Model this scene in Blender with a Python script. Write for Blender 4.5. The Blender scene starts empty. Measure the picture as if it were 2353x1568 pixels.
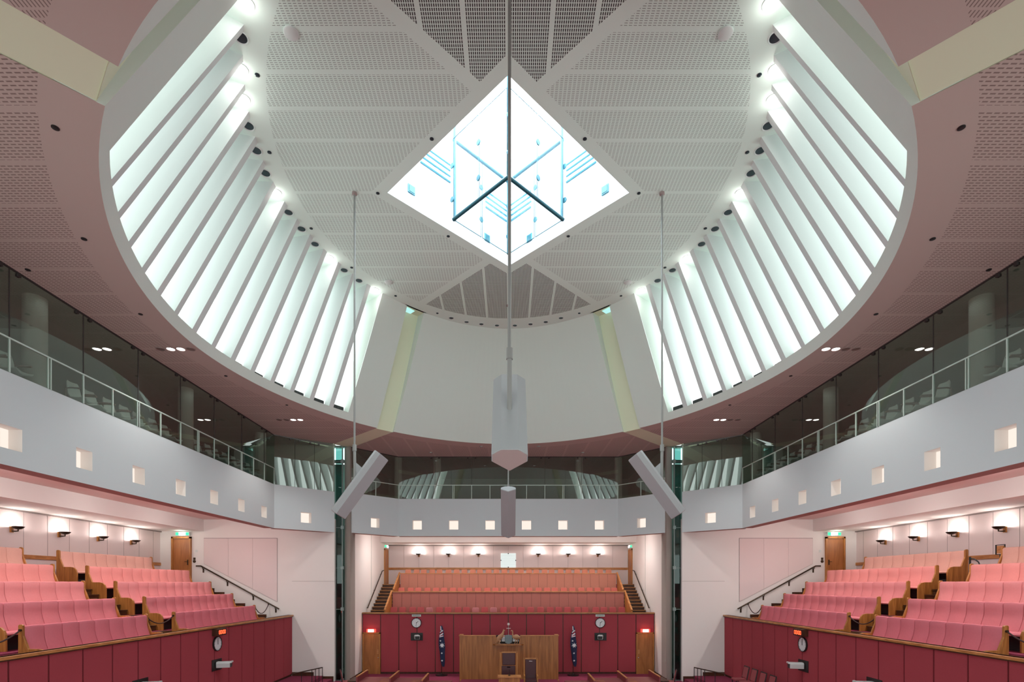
import bpy, bmesh, math, random
from mathutils import Vector, Matrix
random.seed(7)
sc = bpy.context.scene
COL = sc.collection
PI = math.pi
E_Z = 4.72          # eye height above the chamber floor
YC = 14.7           # centre of the chamber along the view

# ------------------------------------------------------------------ camera
cam_d = bpy.data.cameras.new('camera')
cam = bpy.data.objects.new('camera', cam_d)
COL.objects.link(cam)
cam.location = (0, 0, E_Z)
cam.rotation_euler = (PI / 2, 0, 0)
cam_d.sensor_fit = 'HORIZONTAL'
cam_d.sensor_width = 36
cam_d.lens = 1200 / 2353 * 36
cam_d.shift_x = 8.5 / 2353
cam_d.shift_y = 557 / 2353
cam_d.clip_start = 0.05
cam_d.clip_end = 200
sc.camera = cam

# ------------------------------------------------------------------ world, exposure
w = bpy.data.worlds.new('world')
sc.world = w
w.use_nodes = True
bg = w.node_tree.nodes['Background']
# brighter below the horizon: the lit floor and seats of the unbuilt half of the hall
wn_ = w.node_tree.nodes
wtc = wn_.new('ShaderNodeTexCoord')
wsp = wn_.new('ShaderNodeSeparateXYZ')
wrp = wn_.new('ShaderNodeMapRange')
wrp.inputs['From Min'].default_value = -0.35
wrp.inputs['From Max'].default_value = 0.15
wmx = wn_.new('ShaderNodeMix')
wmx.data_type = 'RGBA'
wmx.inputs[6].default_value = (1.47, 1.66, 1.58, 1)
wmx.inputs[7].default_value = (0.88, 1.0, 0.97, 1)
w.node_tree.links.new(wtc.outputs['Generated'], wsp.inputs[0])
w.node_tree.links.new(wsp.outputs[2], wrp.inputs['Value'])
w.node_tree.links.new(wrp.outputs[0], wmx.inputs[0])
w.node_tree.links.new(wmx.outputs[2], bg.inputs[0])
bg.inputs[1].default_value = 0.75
sc.view_settings.view_transform = 'Standard'
sc.view_settings.look = 'None'
sc.view_settings.exposure = 1.18
sc.view_settings.gamma = 1.0
sc.view_settings.use_curve_mapping = False
L_SKY = 7.0          # daylight through the roof glass above the lantern
L_GLAZE = 1.1        # daylight through the drum glazing
L_NICHE = 0.46
L_SCONCE = 9.5
L_DOWN = 46.0
L_BAY = 100.0
L_FIN = 2.0

def light(name, kind, loc, energy, color=(1, 1, 1), size=0.1, rot=None, angle=None, blend=0.6):
    d = bpy.data.lights.new(name, kind)
    d.energy = energy
    d.color = color
    if kind in ('POINT', 'SPOT'):
        d.shadow_soft_size = size
    if kind == 'AREA':
        d.size = size
    if kind == 'SPOT':
        d.spot_size = angle or 2.4
        d.spot_blend = blend
    o = bpy.data.objects.new(name, d)
    COL.objects.link(o)
    o.location = loc
    if rot:
        o.rotation_euler = rot
    return o

# ------------------------------------------------------------------ materials
def srgb(r, g, b):
    f = lambda c: (c / 255 / 12.92) if c / 255 <= 0.04045 else ((c / 255 + 0.055) / 1.055) ** 2.4
    return (f(r), f(g), f(b), 1)

def mat(name, col, rough=0.6, metal=0.0, emis=None, estr=0.0, bump=0.0, bscale=200, vary=0.0, vscale=6, spec=0.5):
    m = bpy.data.materials.new(name)
    m.use_nodes = True
    nt = m.node_tree
    b = nt.nodes['Principled BSDF']
    col = tuple(col) if len(col) == 4 else tuple(col) + (1,)
    b.inputs['Base Color'].default_value = col
    b.inputs['Roughness'].default_value = rough
    b.inputs['Metallic'].default_value = metal
    b.inputs['Specular IOR Level'].default_value = spec
    if emis:
        b.inputs['Emission Color'].default_value = tuple(emis[:3]) + (1,)
        b.inputs['Emission Strength'].default_value = estr
    if bump or vary:
        tc = nt.nodes.new('ShaderNodeTexCoord')
    if vary:
        n = nt.nodes.new('ShaderNodeTexNoise')
        n.inputs['Scale'].default_value = vscale
        n.inputs['Detail'].default_value = 4
        nt.links.new(tc.outputs['Object'], n.inputs['Vector'])
        r = nt.nodes.new('ShaderNodeMix')
        r.data_type = 'RGBA'
        r.inputs[6].default_value = tuple(c * (1 - vary) for c in col[:3]) + (1,)
        r.inputs[7].default_value = tuple(min(1, c * (1 + vary)) for c in col[:3]) + (1,)
        nt.links.new(n.outputs['Fac'], r.inputs[0])
        nt.links.new(r.outputs[2], b.inputs['Base Color'])
    if bump:
        n2 = nt.nodes.new('ShaderNodeTexNoise')
        n2.inputs['Scale'].default_value = bscale
        nt.links.new(tc.outputs['Object'], n2.inputs['Vector'])
        bp = nt.nodes.new('ShaderNodeBump')
        bp.inputs['Strength'].default_value = bump
        bp.inputs['Distance'].default_value = 0.01
        nt.links.new(n2.outputs['Fac'], bp.inputs['Height'])
        nt.links.new(bp.outputs[0], b.inputs['Normal'])
    return m

def wood(name, c1, c2, scale=(12, 12, 1.2), rough=0.4):
    m = bpy.data.materials.new(name)
    m.use_nodes = True
    nt = m.node_tree
    b = nt.nodes['Principled BSDF']
    b.inputs['Roughness'].default_value = rough
    tc = nt.nodes.new('ShaderNodeTexCoord')
    mp = nt.nodes.new('ShaderNodeMapping')
    mp.inputs['Scale'].default_value = scale
    n = nt.nodes.new('ShaderNodeTexNoise')
    n.inputs['Scale'].default_value = 1.0
    n.inputs['Detail'].default_value = 6
    n.inputs['Distortion'].default_value = 0.6
    cr = nt.nodes.new('ShaderNodeValToRGB')
    cr.color_ramp.elements[0].position = 0.3
    cr.color_ramp.elements[0].color = c1
    cr.color_ramp.elements[1].position = 0.72
    cr.color_ramp.elements[1].color = c2
    nt.links.new(tc.outputs['Object'], mp.inputs[0])
    nt.links.new(mp.outputs[0], n.inputs['Vector'])
    nt.links.new(n.outputs['Fac'], cr.inputs[0])
    nt.links.new(cr.outputs[0], b.inputs['Base Color'])
    return m

def glass(name, tint, base=0.05, grow=0.9, rough=0.0):
    m = bpy.data.materials.new(name)
    m.use_nodes = True
    nt = m.node_tree
    nt.nodes.clear()
    out = nt.nodes.new('ShaderNodeOutputMaterial')
    tr = nt.nodes.new('ShaderNodeBsdfTransparent')
    tr.inputs[0].default_value = tuple(tint) + (1,)
    gl = nt.nodes.new('ShaderNodeBsdfGlossy')
    gl.inputs['Roughness'].default_value = rough
    gl.inputs['Color'].default_value = (1, 1, 1, 1)
    lw = nt.nodes.new('ShaderNodeLayerWeight')
    lw.inputs[0].default_value = 0.5
    p = nt.nodes.new('ShaderNodeMath')
    p.operation = 'POWER'
    p.inputs[1].default_value = 5
    ml = nt.nodes.new('ShaderNodeMath')
    ml.operation = 'MULTIPLY_ADD'
    ml.inputs[1].default_value = grow
    ml.inputs[2].default_value = base
    mx = nt.nodes.new('ShaderNodeMixShader')
    nt.links.new(lw.outputs['Facing'], p.inputs[0])
    nt.links.new(p.outputs[0], ml.inputs[0])
    nt.links.new(ml.outputs[0], mx.inputs[0])
    nt.links.new(tr.outputs[0], mx.inputs[1])
    nt.links.new(gl.outputs[0], mx.inputs[2])
    nt.links.new(mx.outputs[0], out.inputs[0])
    return m

def emit(name, col, s):
    m = bpy.data.materials.new(name)
    m.use_nodes = True
    nt = m.node_tree
    nt.nodes.clear()
    out = nt.nodes.new('ShaderNodeOutputMaterial')
    e = nt.nodes.new('ShaderNodeEmission')
    e.inputs[0].default_value = tuple(col[:3]) + (1,)
    e.inputs[1].default_value = s
    nt.links.new(e.outputs[0], out.inputs[0])
    return m

class X:                       # tiny expression helper over Math nodes
    def __init__(s, nt, sock): s.nt, s.o = nt, sock
    def _op(s, op, *a):
        n = s.nt.nodes.new('ShaderNodeMath')
        n.operation = op
        for i, v in enumerate((s,) + a):
            if isinstance(v, X): s.nt.links.new(v.o, n.inputs[i])
            else: n.inputs[i].default_value = v
        return X(s.nt, n.outputs[0])
    def __add__(s, a): return s._op('ADD', a)
    def __sub__(s, a): return s._op('SUBTRACT', a)
    def __mul__(s, a): return s._op('MULTIPLY', a)
    def abs(s): return s._op('ABSOLUTE')
    def pw(s, a): return s._op('POWER', a)
    def gt(s, a): return s._op('GREATER_THAN', a)
    def lt(s, a): return s._op('LESS_THAN', a)
    def frac(s): return s._op('FRACT')
    def mx(s, a): return s._op('MAXIMUM', a)
    def per(s, pitch, off=0.0): return (s * (1 / pitch) + off).frac()

def seam(v, pitch, half):      # 1 away from the seam at every multiple of pitch
    return (v.per(pitch, 0.5) - 0.5).abs().gt(half / pitch)

def perf_mat(name, base, hole, kind):
    m = mat(name, base, 0.75, spec=0.2)
    nt = m.node_tree
    b = nt.nodes['Principled BSDF']
    g = nt.nodes.new('ShaderNodeNewGeometry')
    sp = nt.nodes.new('ShaderNodeSeparateXYZ')
    nt.links.new(g.outputs['Position'], sp.inputs[0])
    x = X(nt, sp.outputs[0])
    y = X(nt, sp.outputs[1]) - YC
    ax, ay = x.abs(), y.abs()
    if kind == 'ceiling':
        P = 0.866
        inP = ((ax * (1 / 6.0)).pw(2) + (ay * (1 / 6.98)).pw(2)).lt(1)
        dia = (ax + ay).gt(3.87)
        side = (ax - ay).gt(-2.2) * seam(y, P, 0.05)
        sl_s = y.per(P / 20).lt(0.34) * x.per(0.095).lt(0.66) * 0.6
        dark = (ay - ax).gt(2.63) * seam(x, P, 0.045)
        sl_d = x.per(P / 20).lt(0.56) * y.per(0.075).lt(0.80)
        mask = inP * dia * (side * sl_s).mx(dark * sl_d)
    else:
        P = 0.93
        outP = ((ax * (1 / 9.35)).pw(1.9) + (ay * (1 / 10.8)).pw(1.9)).gt(1)
        diag = (ax - ay + 2.2)
        side = diag.gt(0) * seam(y, P, 0.05) * y.per(P / 16).lt(0.34) * x.per(0.11).lt(0.72)
        bk = diag.lt(0) * seam(x, 0.95, 0.05) * x.per(0.95 / 20).lt(0.34) * y.per(0.11).lt(0.72)
        mask = outP * side.mx(bk)
    mix = nt.nodes.new('ShaderNodeMix')
    mix.data_type = 'RGBA'
    mix.inputs[6].default_value = tuple(base[:3]) + (1,)
    mix.inputs[7].default_value = tuple(hole[:3]) + (1,)
    nt.links.new(mask.o, mix.inputs[0])
    nt.links.new(mix.outputs[2], b.inputs['Base Color'])
    return m

M = {}
M['white'] = mat('warm_white_plaster', (0.83, 0.79, 0.76), 0.8, bump=0.05, bscale=60)
M['drum'] = mat('drum_plaster', (0.69, 0.755, 0.70), 0.8, bump=0.03, bscale=60)
M['fin'] = mat('fin_white', (0.69, 0.73, 0.72), 0.7)
M['parapet'] = mat('parapet_plaster', (0.67, 0.73, 0.75), 0.8, bump=0.03, bscale=60)
M['cream'] = mat('cream_beam', (0.78, 0.85, 0.62), 0.8)
M['ceiling'] = perf_mat('perforated_ceiling', (0.76, 0.89, 0.82), (0.08, 0.08, 0.075), 'ceiling')
M['soffit'] = perf_mat('perforated_pink_soffit', (0.56, 0.465, 0.415), (0.27, 0.205, 0.18), 'soffit')
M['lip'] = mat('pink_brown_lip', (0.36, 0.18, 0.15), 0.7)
M['baysoffit'] = mat('bay_soffit', (0.82, 0.68, 0.64), 0.8)
M['rear'] = mat('pale_pink_fabric', (0.78, 0.67, 0.655), 0.9, bump=0.1, bscale=300)
M['recess'] = mat('dark_gap', (0.05, 0.04, 0.04), 0.8)
M['seam'] = mat('grey_seam', (0.30, 0.25, 0.24), 0.8)
M['red'] = mat('crimson_fabric', (0.365, 0.056, 0.073), 0.85, bump=0.15, bscale=250, vary=0.06, vscale=30, spec=0.2)
M['redgap'] = wood('dark_wood_batten', srgb(58, 32, 20), srgb(84, 48, 28))
M['wood'] = wood('honey_timber', srgb(150, 92, 40), srgb(200, 134, 68), (16, 16, 1.5))
M['woodl'] = wood('rail_timber', srgb(160, 100, 52), srgb(204, 142, 84), (3, 3, 12))
M['woodd'] = wood('dark_stair_timber', srgb(48, 26, 16), srgb(92, 54, 32), (3, 3, 14))
M['wooddoor'] = wood('door_timber', srgb(150, 90, 42), srgb(184, 116, 60), (7, 7, 1.0))
M['screenwood'] = wood('screen_timber', srgb(128, 76, 34), srgb(176, 112, 58), (9, 9, 0.7))
M['bronze'] = mat('dark_bronze', (0.06, 0.04, 0.025), 0.4, 0.8)
M['black'] = mat('black_metal', (0.012, 0.012, 0.012), 0.45)
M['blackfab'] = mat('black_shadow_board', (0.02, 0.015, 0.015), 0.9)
M['steel'] = mat('painted_steel', (0.31, 0.31, 0.30), 0.4, 0.2)
M['chrome'] = mat('brushed_metal', (0.6, 0.6, 0.58), 0.25, 1.0)
M['pend'] = mat('pendant_shell', (0.38, 0.385, 0.40), 0.55)
M['pendend'] = mat('pendant_grille', (0.36, 0.27, 0.26), 0.6)  # pinkish tone holds the carpet's reflection on the end grille
M['carpet'] = mat('crimson_carpet', (0.26, 0.045, 0.085), 0.95, bump=0.3, bscale=120, vary=0.25, vscale=14, spec=0.1)
M['gfloor'] = mat('gallery_interior', (0.48, 0.50, 0.45), 0.9)
M['gcol'] = mat('gallery_column', (0.62, 0.58, 0.55), 0.7)
M['gchair'] = mat('white_chair_shell', (0.78, 0.80, 0.80), 0.45)
M['garm'] = mat('chair_arm', (0.30, 0.20, 0.17), 0.5)
M['glass'] = glass('gallery_glass', (0.74, 0.79, 0.75), 0.12, 0.8)
M['slotglass'] = glass('slot_glass', (0.34, 0.48, 0.46), 0.05, 0.6)
M['bal'] = glass('balustrade_glass', (0.80, 0.88, 0.85), 0.02, 0.5)
M['lantern_glass'] = glass('lantern_glass', (0.90, 0.96, 0.97), 0.02, 0.35)
M['railg'] = mat('pale_green_rail', (0.62, 0.74, 0.68), 0.3, 0.2)
M['teal'] = mat('teal_tube', (0.02, 0.12, 0.16), 0.35, 0.3)
M['tealpale'] = mat('pale_teal_slat', (0.07, 0.27, 0.36), 0.5)
M['well'] = mat('well_white', (0.74, 0.77, 0.80), 0.8)
M['sky'] = emit('daylight', (0.92, 0.97, 1.0), L_SKY)
M['glaze'] = emit('diffuse_daylight_glazing', (0.88, 1.0, 0.965), L_GLAZE)
M['lobbyfill'] = emit('lobby_fill_glow', (0.45, 0.85, 0.82), 1.3)  # added glow that brightens the lobby behind the glass slot
M['pier'] = mat('beige_pier', (0.36, 0.335, 0.30), 0.8)
M['slotsteel'] = mat('slot_steel', (0.22, 0.28, 0.27), 0.4, 0.3)
M['slotsky'] = emit('slot_daylight', (0.40, 0.75, 0.72), 0.55)
M['niche'] = emit('warm_niche', (1.0, 0.86, 0.76), L_NICHE)
M['lampon'] = emit('lamp_on', (1.0, 0.98, 0.94), 8.0)
M['sconceglow'] = emit('sconce_glow', (1.0, 0.93, 0.86), 6.0)
M['lampoff'] = mat('lamp_lens_dark', (0.03, 0.05, 0.06), 0.15, 0.3)
M['lensoff'] = mat('lamp_lens_dusky', (0.30, 0.24, 0.22), 0.2, 0.4)
M['lamprim'] = mat('lamp_rim', (0.70, 0.74, 0.72), 0.4)
M['pinkrim'] = mat('lamp_rim_pink', (0.30, 0.22, 0.20), 0.5)
M['clockface'] = mat('clock_face', (0.72, 0.74, 0.76), 0.5)
M['led'] = emit('red_led', (1.0, 0.06, 0.02), 2.2)
M['greensign'] = emit('green_sign', (0.05, 0.72, 0.30), 0.9)
M['whitesign'] = emit('white_sign', (1.0, 1.0, 0.96), 1.6)
M['redsign'] = emit('red_sign', (1.0, 0.07, 0.05), 0.9)
M['whitesign2'] = emit('white_sign_warm', (1.0, 0.90, 0.78), 2.2)
M['camgrey'] = mat('camera_body', (0.62, 0.64, 0.64), 0.4)
M['navy'] = mat('navy_cloth', (0.012, 0.022, 0.07), 0.8)
M['flagwhite'] = mat('flag_white', (0.78, 0.80, 0.84), 0.8)
M['flagred'] = mat('flag_red', (0.45, 0.02, 0.04), 0.8)
M['leather'] = mat('oxblood_leather', (0.060, 0.016, 0.020), 0.35)
M['redleather'] = mat('red_leather', (0.20, 0.035, 0.040), 0.45)
M['plate'] = mat('name_plate', (0.62, 0.68, 0.64), 0.5)
M['ink'] = mat('ink', (0.08, 0.09, 0.09), 0.6)
M['animal'] = mat('carved_timber_animal', (0.42, 0.22, 0.11), 0.5, vary=0.15, vscale=20)
M['pewter'] = mat('pewter_shield', (0.16, 0.19, 0.20), 0.4, 0.6, bump=0.6, bscale=40)
M['star'] = mat('pale_star', (0.72, 0.66, 0.64), 0.4)
M['boardwhite'] = mat('pale_glass_reflection', (0.62, 0.72, 0.72), 0.2, emis=(0.75, 0.9, 0.9), estr=0.25)  # pale colour and faint emission stand in for reflections in the glass
M['rope'] = mat('dark_rope', (0.05, 0.02, 0.02), 0.8)
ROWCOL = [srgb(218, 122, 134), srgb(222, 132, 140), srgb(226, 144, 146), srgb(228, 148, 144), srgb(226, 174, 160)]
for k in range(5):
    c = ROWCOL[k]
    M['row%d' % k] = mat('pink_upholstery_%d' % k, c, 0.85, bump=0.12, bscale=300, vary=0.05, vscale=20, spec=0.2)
M['deskA'] = mat('terracotta_panel', srgb(178, 110, 100), 0.8, spec=0.2)
M['deskB'] = mat('pale_terracotta_panel', srgb(184, 122, 104), 0.8, spec=0.2)
M['seat0'] = mat('seat_crimson', srgb(178, 76, 78), 0.8)
M['seat1'] = mat('seat_rose', srgb(200, 104, 92), 0.8)
M['seat2'] = mat('seat_peach', srgb(226, 148, 122), 0.8)
M['chairpink'] = mat('chair_dusty_red', srgb(150, 70, 75), 0.6)

# ------------------------------------------------------------------ mesh builder
class MB:
    def __init__(s): s.v, s.f, s.mi = [], [], []
    def add(s, vs, fs, mi=0):
        n = len(s.v)
        s.v += [tuple(p) for p in vs]
        s.f += [tuple(i + n for i in f) for f in fs]
        s.mi += [mi] * len(fs)
        return s
    def poly(s, pts, mi=0): return s.add(pts, [tuple(range(len(pts)))], mi)
    def hexa(s, p, mi=0):      # p: 4 bottom, 4 top
        return s.add(p, [(0, 3, 2, 1), (4, 5, 6, 7), (0, 1, 5, 4), (1, 2, 6, 5), (2, 3, 7, 6), (3, 0, 4, 7)], mi)
    def box(s, x0, x1, y0, y1, z0, z1, mi=0):
        return s.hexa([(x0, y0, z0), (x1, y0, z0), (x1, y1, z0), (x0, y1, z0), (x0, y0, z1), (x1, y0, z1), (x1, y1, z1), (x0, y1, z1)], mi)
    def obox(s, c, ax, ay, az, mi=0):   # centre and three half-axis vectors
        c, ax, ay, az = map(Vector, (c, ax, ay, az))
        P = [c - ax - ay - az, c + ax - ay - az, c + ax + ay - az, c - ax + ay - az]
        return s.hexa(P + [p + az * 2 for p in P], mi)
    def prism(s, pts, vec, mi=0):       # extrude a planar polygon
        n = len(pts)
        v = Vector(vec)
        P = [Vector(p) for p in pts]
        Q = [p + v for p in P]
        return s.add(P + Q, [tuple(range(n))[::-1], tuple(range(n, 2 * n))] + [(i, (i + 1) % n, n + (i + 1) % n, n + i) for i in range(n)], mi)
    def tube(s, path, r, seg=8, mi=0, cap=True, flat=None):
        P = [Vector(p) for p in path]
        n = len(P)
        R = list(r) if hasattr(r, '__len__') else [r] * n
        t0 = (P[1] - P[0]).normalized()
        u = t0.orthogonal().normalized() if abs(t0.z) > 0.99 else t0.cross(Vector((0, 0, 1))).normalized()
        vs = []
        for i in range(n):
            t = (P[min(i + 1, n - 1)] - P[max(i - 1, 0)]).normalized()
            u = (u - t * u.dot(t)).normalized()
            b = t.cross(u)
            for k in range(seg):
                a = 2 * PI * k / seg
                fl = flat[i] if flat else 1.0
                vs.append(P[i] + (u * math.cos(a) * fl + b * math.sin(a)) * R[i])
        fs = [(i * seg + k, i * seg + (k + 1) % seg, (i + 1) * seg + (k + 1) % seg, (i + 1) * seg + k) for i in range(n - 1) for k in range(seg)]
        if cap: fs += [tuple(range(seg))[::-1], tuple(range((n - 1) * seg, n * seg))]
        return s.add(vs, fs, mi)
    def lathe(s, prof, c, axis=(0, 0, 1), seg=24, mi=0):   # prof: (radius, height) along axis
        a = Vector(axis).normalized()
        u = a.orthogonal().normalized()
        b = a.cross(u)
        c = Vector(c)
        vs = [c + a * h + (u * math.cos(2 * PI * k / seg) + b * math.sin(2 * PI * k / seg)) * max(r, 1e-4) for r, h in prof for k in range(seg)]
        n = len(prof)
        fs = [(i * seg + k, i * seg + (k + 1) % seg, (i + 1) * seg + (k + 1) % seg, (i + 1) * seg + k) for i in range(n - 1) for k in range(seg)]
        fs += [tuple(range(seg))[::-1], tuple(range((n - 1) * seg, n * seg))]
        return s.add(vs, fs, mi)
    def build(s, name, mats, parent=None, smooth=False, origin=None, bevel=0):
        me = bpy.data.meshes.new(name)
        org = Vector(origin) if origin else Vector((0, 0, 0))
        if parent is not None and not origin: org = Vector(parent['_w']) if '_w' in parent else org
        me.from_pydata([tuple(Vector(p) - org) for p in s.v], [], s.f)
        for m in (mats if isinstance(mats, (list, tuple)) else [mats]):
            me.materials.append(m if not isinstance(m, str) else M[m])
        for p, mi in zip(me.polygons, s.mi): p.material_index = mi
        bm = bmesh.new()
        bm.from_mesh(me)
        bmesh.ops.recalc_face_normals(bm, faces=bm.faces)
        bm.to_mesh(me)
        bm.free()
        if smooth:
            for p in me.polygons: p.use_smooth = True
            try: me.set_sharp_from_angle(angle=math.radians(38))
            except Exception: pass
        o = bpy.data.objects.new(name, me)
        COL.objects.link(o)
        if parent is not None:
            o.parent = parent
            if origin: o.location = org - Vector(parent['_w'])
        elif origin: o.location = org
        if bevel:
            md = o.modifiers.new('soft_edges', 'BEVEL')
            md.width = bevel
            md.segments = 2
            md.limit_method = 'ANGLE'
        return o

def thing(name, loc, label, cat, group=None):
    o = bpy.data.objects.new(name, None)
    o.empty_display_size = 0.1
    COL.objects.link(o)
    o.location = loc
    o['_w'] = tuple(loc)
    return tag(o, label, cat, group)
def tag(o, label, cat, group=None, kind=None):
    o['label'] = label
    o['category'] = cat
    if group: o['group'] = group
    if kind: o['kind'] = kind
    return o
def struct(o, label=None):
    o['kind'] = 'structure'
    if label: o['label'] = label
    return o
ORD = 'first second third fourth fifth sixth seventh eighth ninth tenth eleventh twelfth thirteenth fourteenth fifteenth sixteenth seventeenth eighteenth nineteenth twentieth twenty-first twenty-second twenty-third twenty-fourth twenty-fifth twenty-sixth twenty-seventh twenty-eighth twenty-ninth thirtieth'.split()
SIDE = {-1: 'left', 1: 'right'}
H = lambda h: E_Z + h          # height above the eye -> world z
def px(x, y, h):               # plan point under pixel x,y at height h above the eye
    Y = 1200 * h / (1341 - y)
    return Vector(((x - 1168) * Y / 1200, Y, E_Z + h))

# ------------------------------------------------------------------ drum geometry
def sup(a, b, deg, n=1.9):     # deg 0 = side (+x), 90 = back
    c, s = math.cos(math.radians(deg)), math.sin(math.radians(deg))
    return (a * math.copysign(abs(c) ** (2 / n), c), YC + b * math.copysign(abs(s) ** (2 / n), s))
def drum(deg, t, out=0.0):     # ruled surface rim -> ceiling
    bx, by = sup(8.7, 10.05, deg)
    tx, ty = sup(6.45, 7.86, deg)
    d = Vector((bx - tx, by - ty)).normalized() * out
    return Vector((bx + (tx - bx) * t + d.x, by + (ty - by) * t + d.y, E_Z + 6.6 + 4.4 * t))
HS, HC = 6.6, 11.0
# angles measured on the side drum, + towards the back here
O_L = [-41.33, -35.93, -30.57, -25.1, -19.6, -14.04, -8.46, -2.56, 3.59, 9.23, 14.58, 19.95, 25.32, 30.72, 36.2]
O_R = [-37.06, -31.72, -26.27, -20.79, -15.28, -9.61, -3.92, 2.39, 7.97, 13.46, 18.88, 24.25, 29.6, 35.01, 40.4]
T_L = [-35.38, -30.34, -25.12, -19.95, -14.57, -9.08, -3.4, 2.81, 8.53, 13.93, 19.38, 24.88, 30.23, 35.79]
T_R = [-34.19, -29.18, -24.07, -18.6, -13.08, -7.66, -1.88, 4.26, 9.83, 15.26, 20.68, 26.14, 31.21, 37.08]
TB = 0.062
def mir(p, s): return Vector((p[0] * s, p[1], p[2]))
def lerp(a, b, t): return a + (b - a) * t

def side_drum(s):
    nm = SIDE[s]
    m = MB()
    def strip(a0, a1, b0, b1, t0, t1, n):      # bottom angles a0..a1, top angles b0..b1
        for i in range(n):
            u0, u1 = i / n, (i + 1) / n
            q = [drum(lerp(a0, a1, u0), t0), drum(lerp(a0, a1, u1), t0), drum(lerp(b0, b1, u1), t1), drum(lerp(b0, b1, u0), t1)]
            m.poly([mir(p, s) for p in q])
    strip(-49.07, 49.07, -49.2, 49.2, 0, TB, 60)                 # lower ring
    for (e, o, t) in ((-1, O_L[0], -41.4), (1, O_R[-1], 41.4)):   # solid end walls
        for j in range(6):
            t0, t1 = lerp(TB, 1, j / 6), lerp(TB, 1, (j + 1) / 6)
            strip(lerp(o, t, j / 6), e * lerp(49.2, 50.5, j / 6), lerp(o, t, (j + 1) / 6), e * lerp(49.2, 50.5, (j + 1) / 6), t0, t1, 5)
        a, b = drum(o, TB), drum(t, 1)
        m.poly([mir(p, s) for p in (a, b, drum(t, 1, 1.2), drum(o, TB, 0.4))])
        ed = [drum(e * 49.07, 0)] + [drum(e * lerp(49.2, 50.5, j / 6), lerp(TB, 1, j / 6)) for j in range(7)]
        o2 = Vector((0.7071, e * 0.7071, 0)) * 0.55               # cheek of the corner slot
        for a, b in zip(ed, ed[1:]): m.poly([mir(p, s) for p in (a, b, b + o2, a + o2)])
    for i in range(60):                                            # sill inside the ring and rim edge
        a0, a1 = lerp(-42, 42, i / 60), lerp(-42, 42, (i + 1) / 60)
        m.poly([mir(p, s) for p in (drum(a0, TB), drum(a1, TB), drum(a1, TB, 0.45), drum(a0, TB, 0.45))])
    struct(m.build('wall_%s_drum' % nm, 'drum'), 'sloping white drum wall with louvre openings on the %s' % nm)
    g = MB()
    for i in range(48):
        a0, a1 = lerp(-43, 43, i / 48), lerp(-43, 43, (i + 1) / 48)
        g.poly([mir(p, s) for p in (drum(a0, TB, 0.36), drum(a1, TB, 0.36), drum(a1, 1, 1.18), drum(a0, 1, 1.18))])
    struct(g.build('window_%d' % (1 if s < 0 else 2), 'glaze'), 'daylit glazing behind the louvre fins on the %s' % nm)
    for k in range(14):
        q = [(O_R[k], TB, 0), (O_L[k + 1], TB, 0), (O_L[k + 1], TB, 0.34), (O_R[k], TB, 0.34), (T_L[k], 1, 0), (T_R[k], 1, 0), (T_R[k], 1, 1.1), (T_L[k], 1, 1.1)]
        P = [mir(drum(*x), s) for x in q]
        c = sum(P, Vector()) / 8
        f = MB().hexa(P).build('louvre_fin', 'fin', origin=c)
        tag(f, '%s white louvre fin from the camera end of the %s light drum' % (ORD[k], nm), 'louvre fin', 'louvre fins of the %s light drum' % nm)
    for k in range(8, 15):                                         # dark grilles at the foot of the glazing
        a0, a1 = O_L[k] + 0.1, lerp(O_L[k], O_R[k], 0.95)
        hgt = 0.035 + 0.014 * (k - 8)
        q = [drum(a0, TB, 0.27), drum(a1, TB, 0.27), drum(a1, TB, 0.33), drum(a0, TB, 0.33)]
        up = [p + Vector((0, 0, 0.13 + hgt)) for p in q]
        g = MB().hexa([mir(p, s) for p in q + up])
        for j in range(5):
            p = mir(lerp(q[0], q[1], (j + 0.5) / 5), s)
            g.box(p.x - 0.008, p.x + 0.008, p.y - 0.008, p.y + 0.008, p.z, p.z + 0.13 + hgt)
        o = g.build('vent_grille', 'black', origin=mir(q[0], s))
        tag(o, 'black grille at the foot of the %s slot from the back in the %s drum' % (ORD[14 - k], nm), 'vent', 'grilles in the %s light drum' % nm)
side_drum(-1)
side_drum(1)

def end_drum(e):               # e=+1 back, -1 front
    m = MB()
    n = 40
    for i in range(n):
        for j in range(4):
            t0, t1 = j / 4, (j + 1) / 4
            A = lambda u, t: drum(e * lerp(lerp(53.93, 56.76, t), 180 - lerp(53.93, 56.76, t), u), t)
            m.poly([A(i / n, t0), A((i + 1) / n, t0), A((i + 1) / n, t1), A(i / n, t1)])
    for s in (-1, 1):
        ed = [mir(drum(e * lerp(53.93, 56.76, j / 4), j / 4), s) for j in range(5)]
        o2 = Vector((s * 0.7071, e * 0.7071, 0)) * 0.55
        for a, b in zip(ed, ed[1:]): m.poly([a, b, b + o2, a + o2])
    struct(m.build('wall_%s_drum' % ('back' if e > 0 else 'front'), 'drum', smooth=True), 'plain curved drum wall')
end_drum(1)
end_drum(-1)

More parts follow.
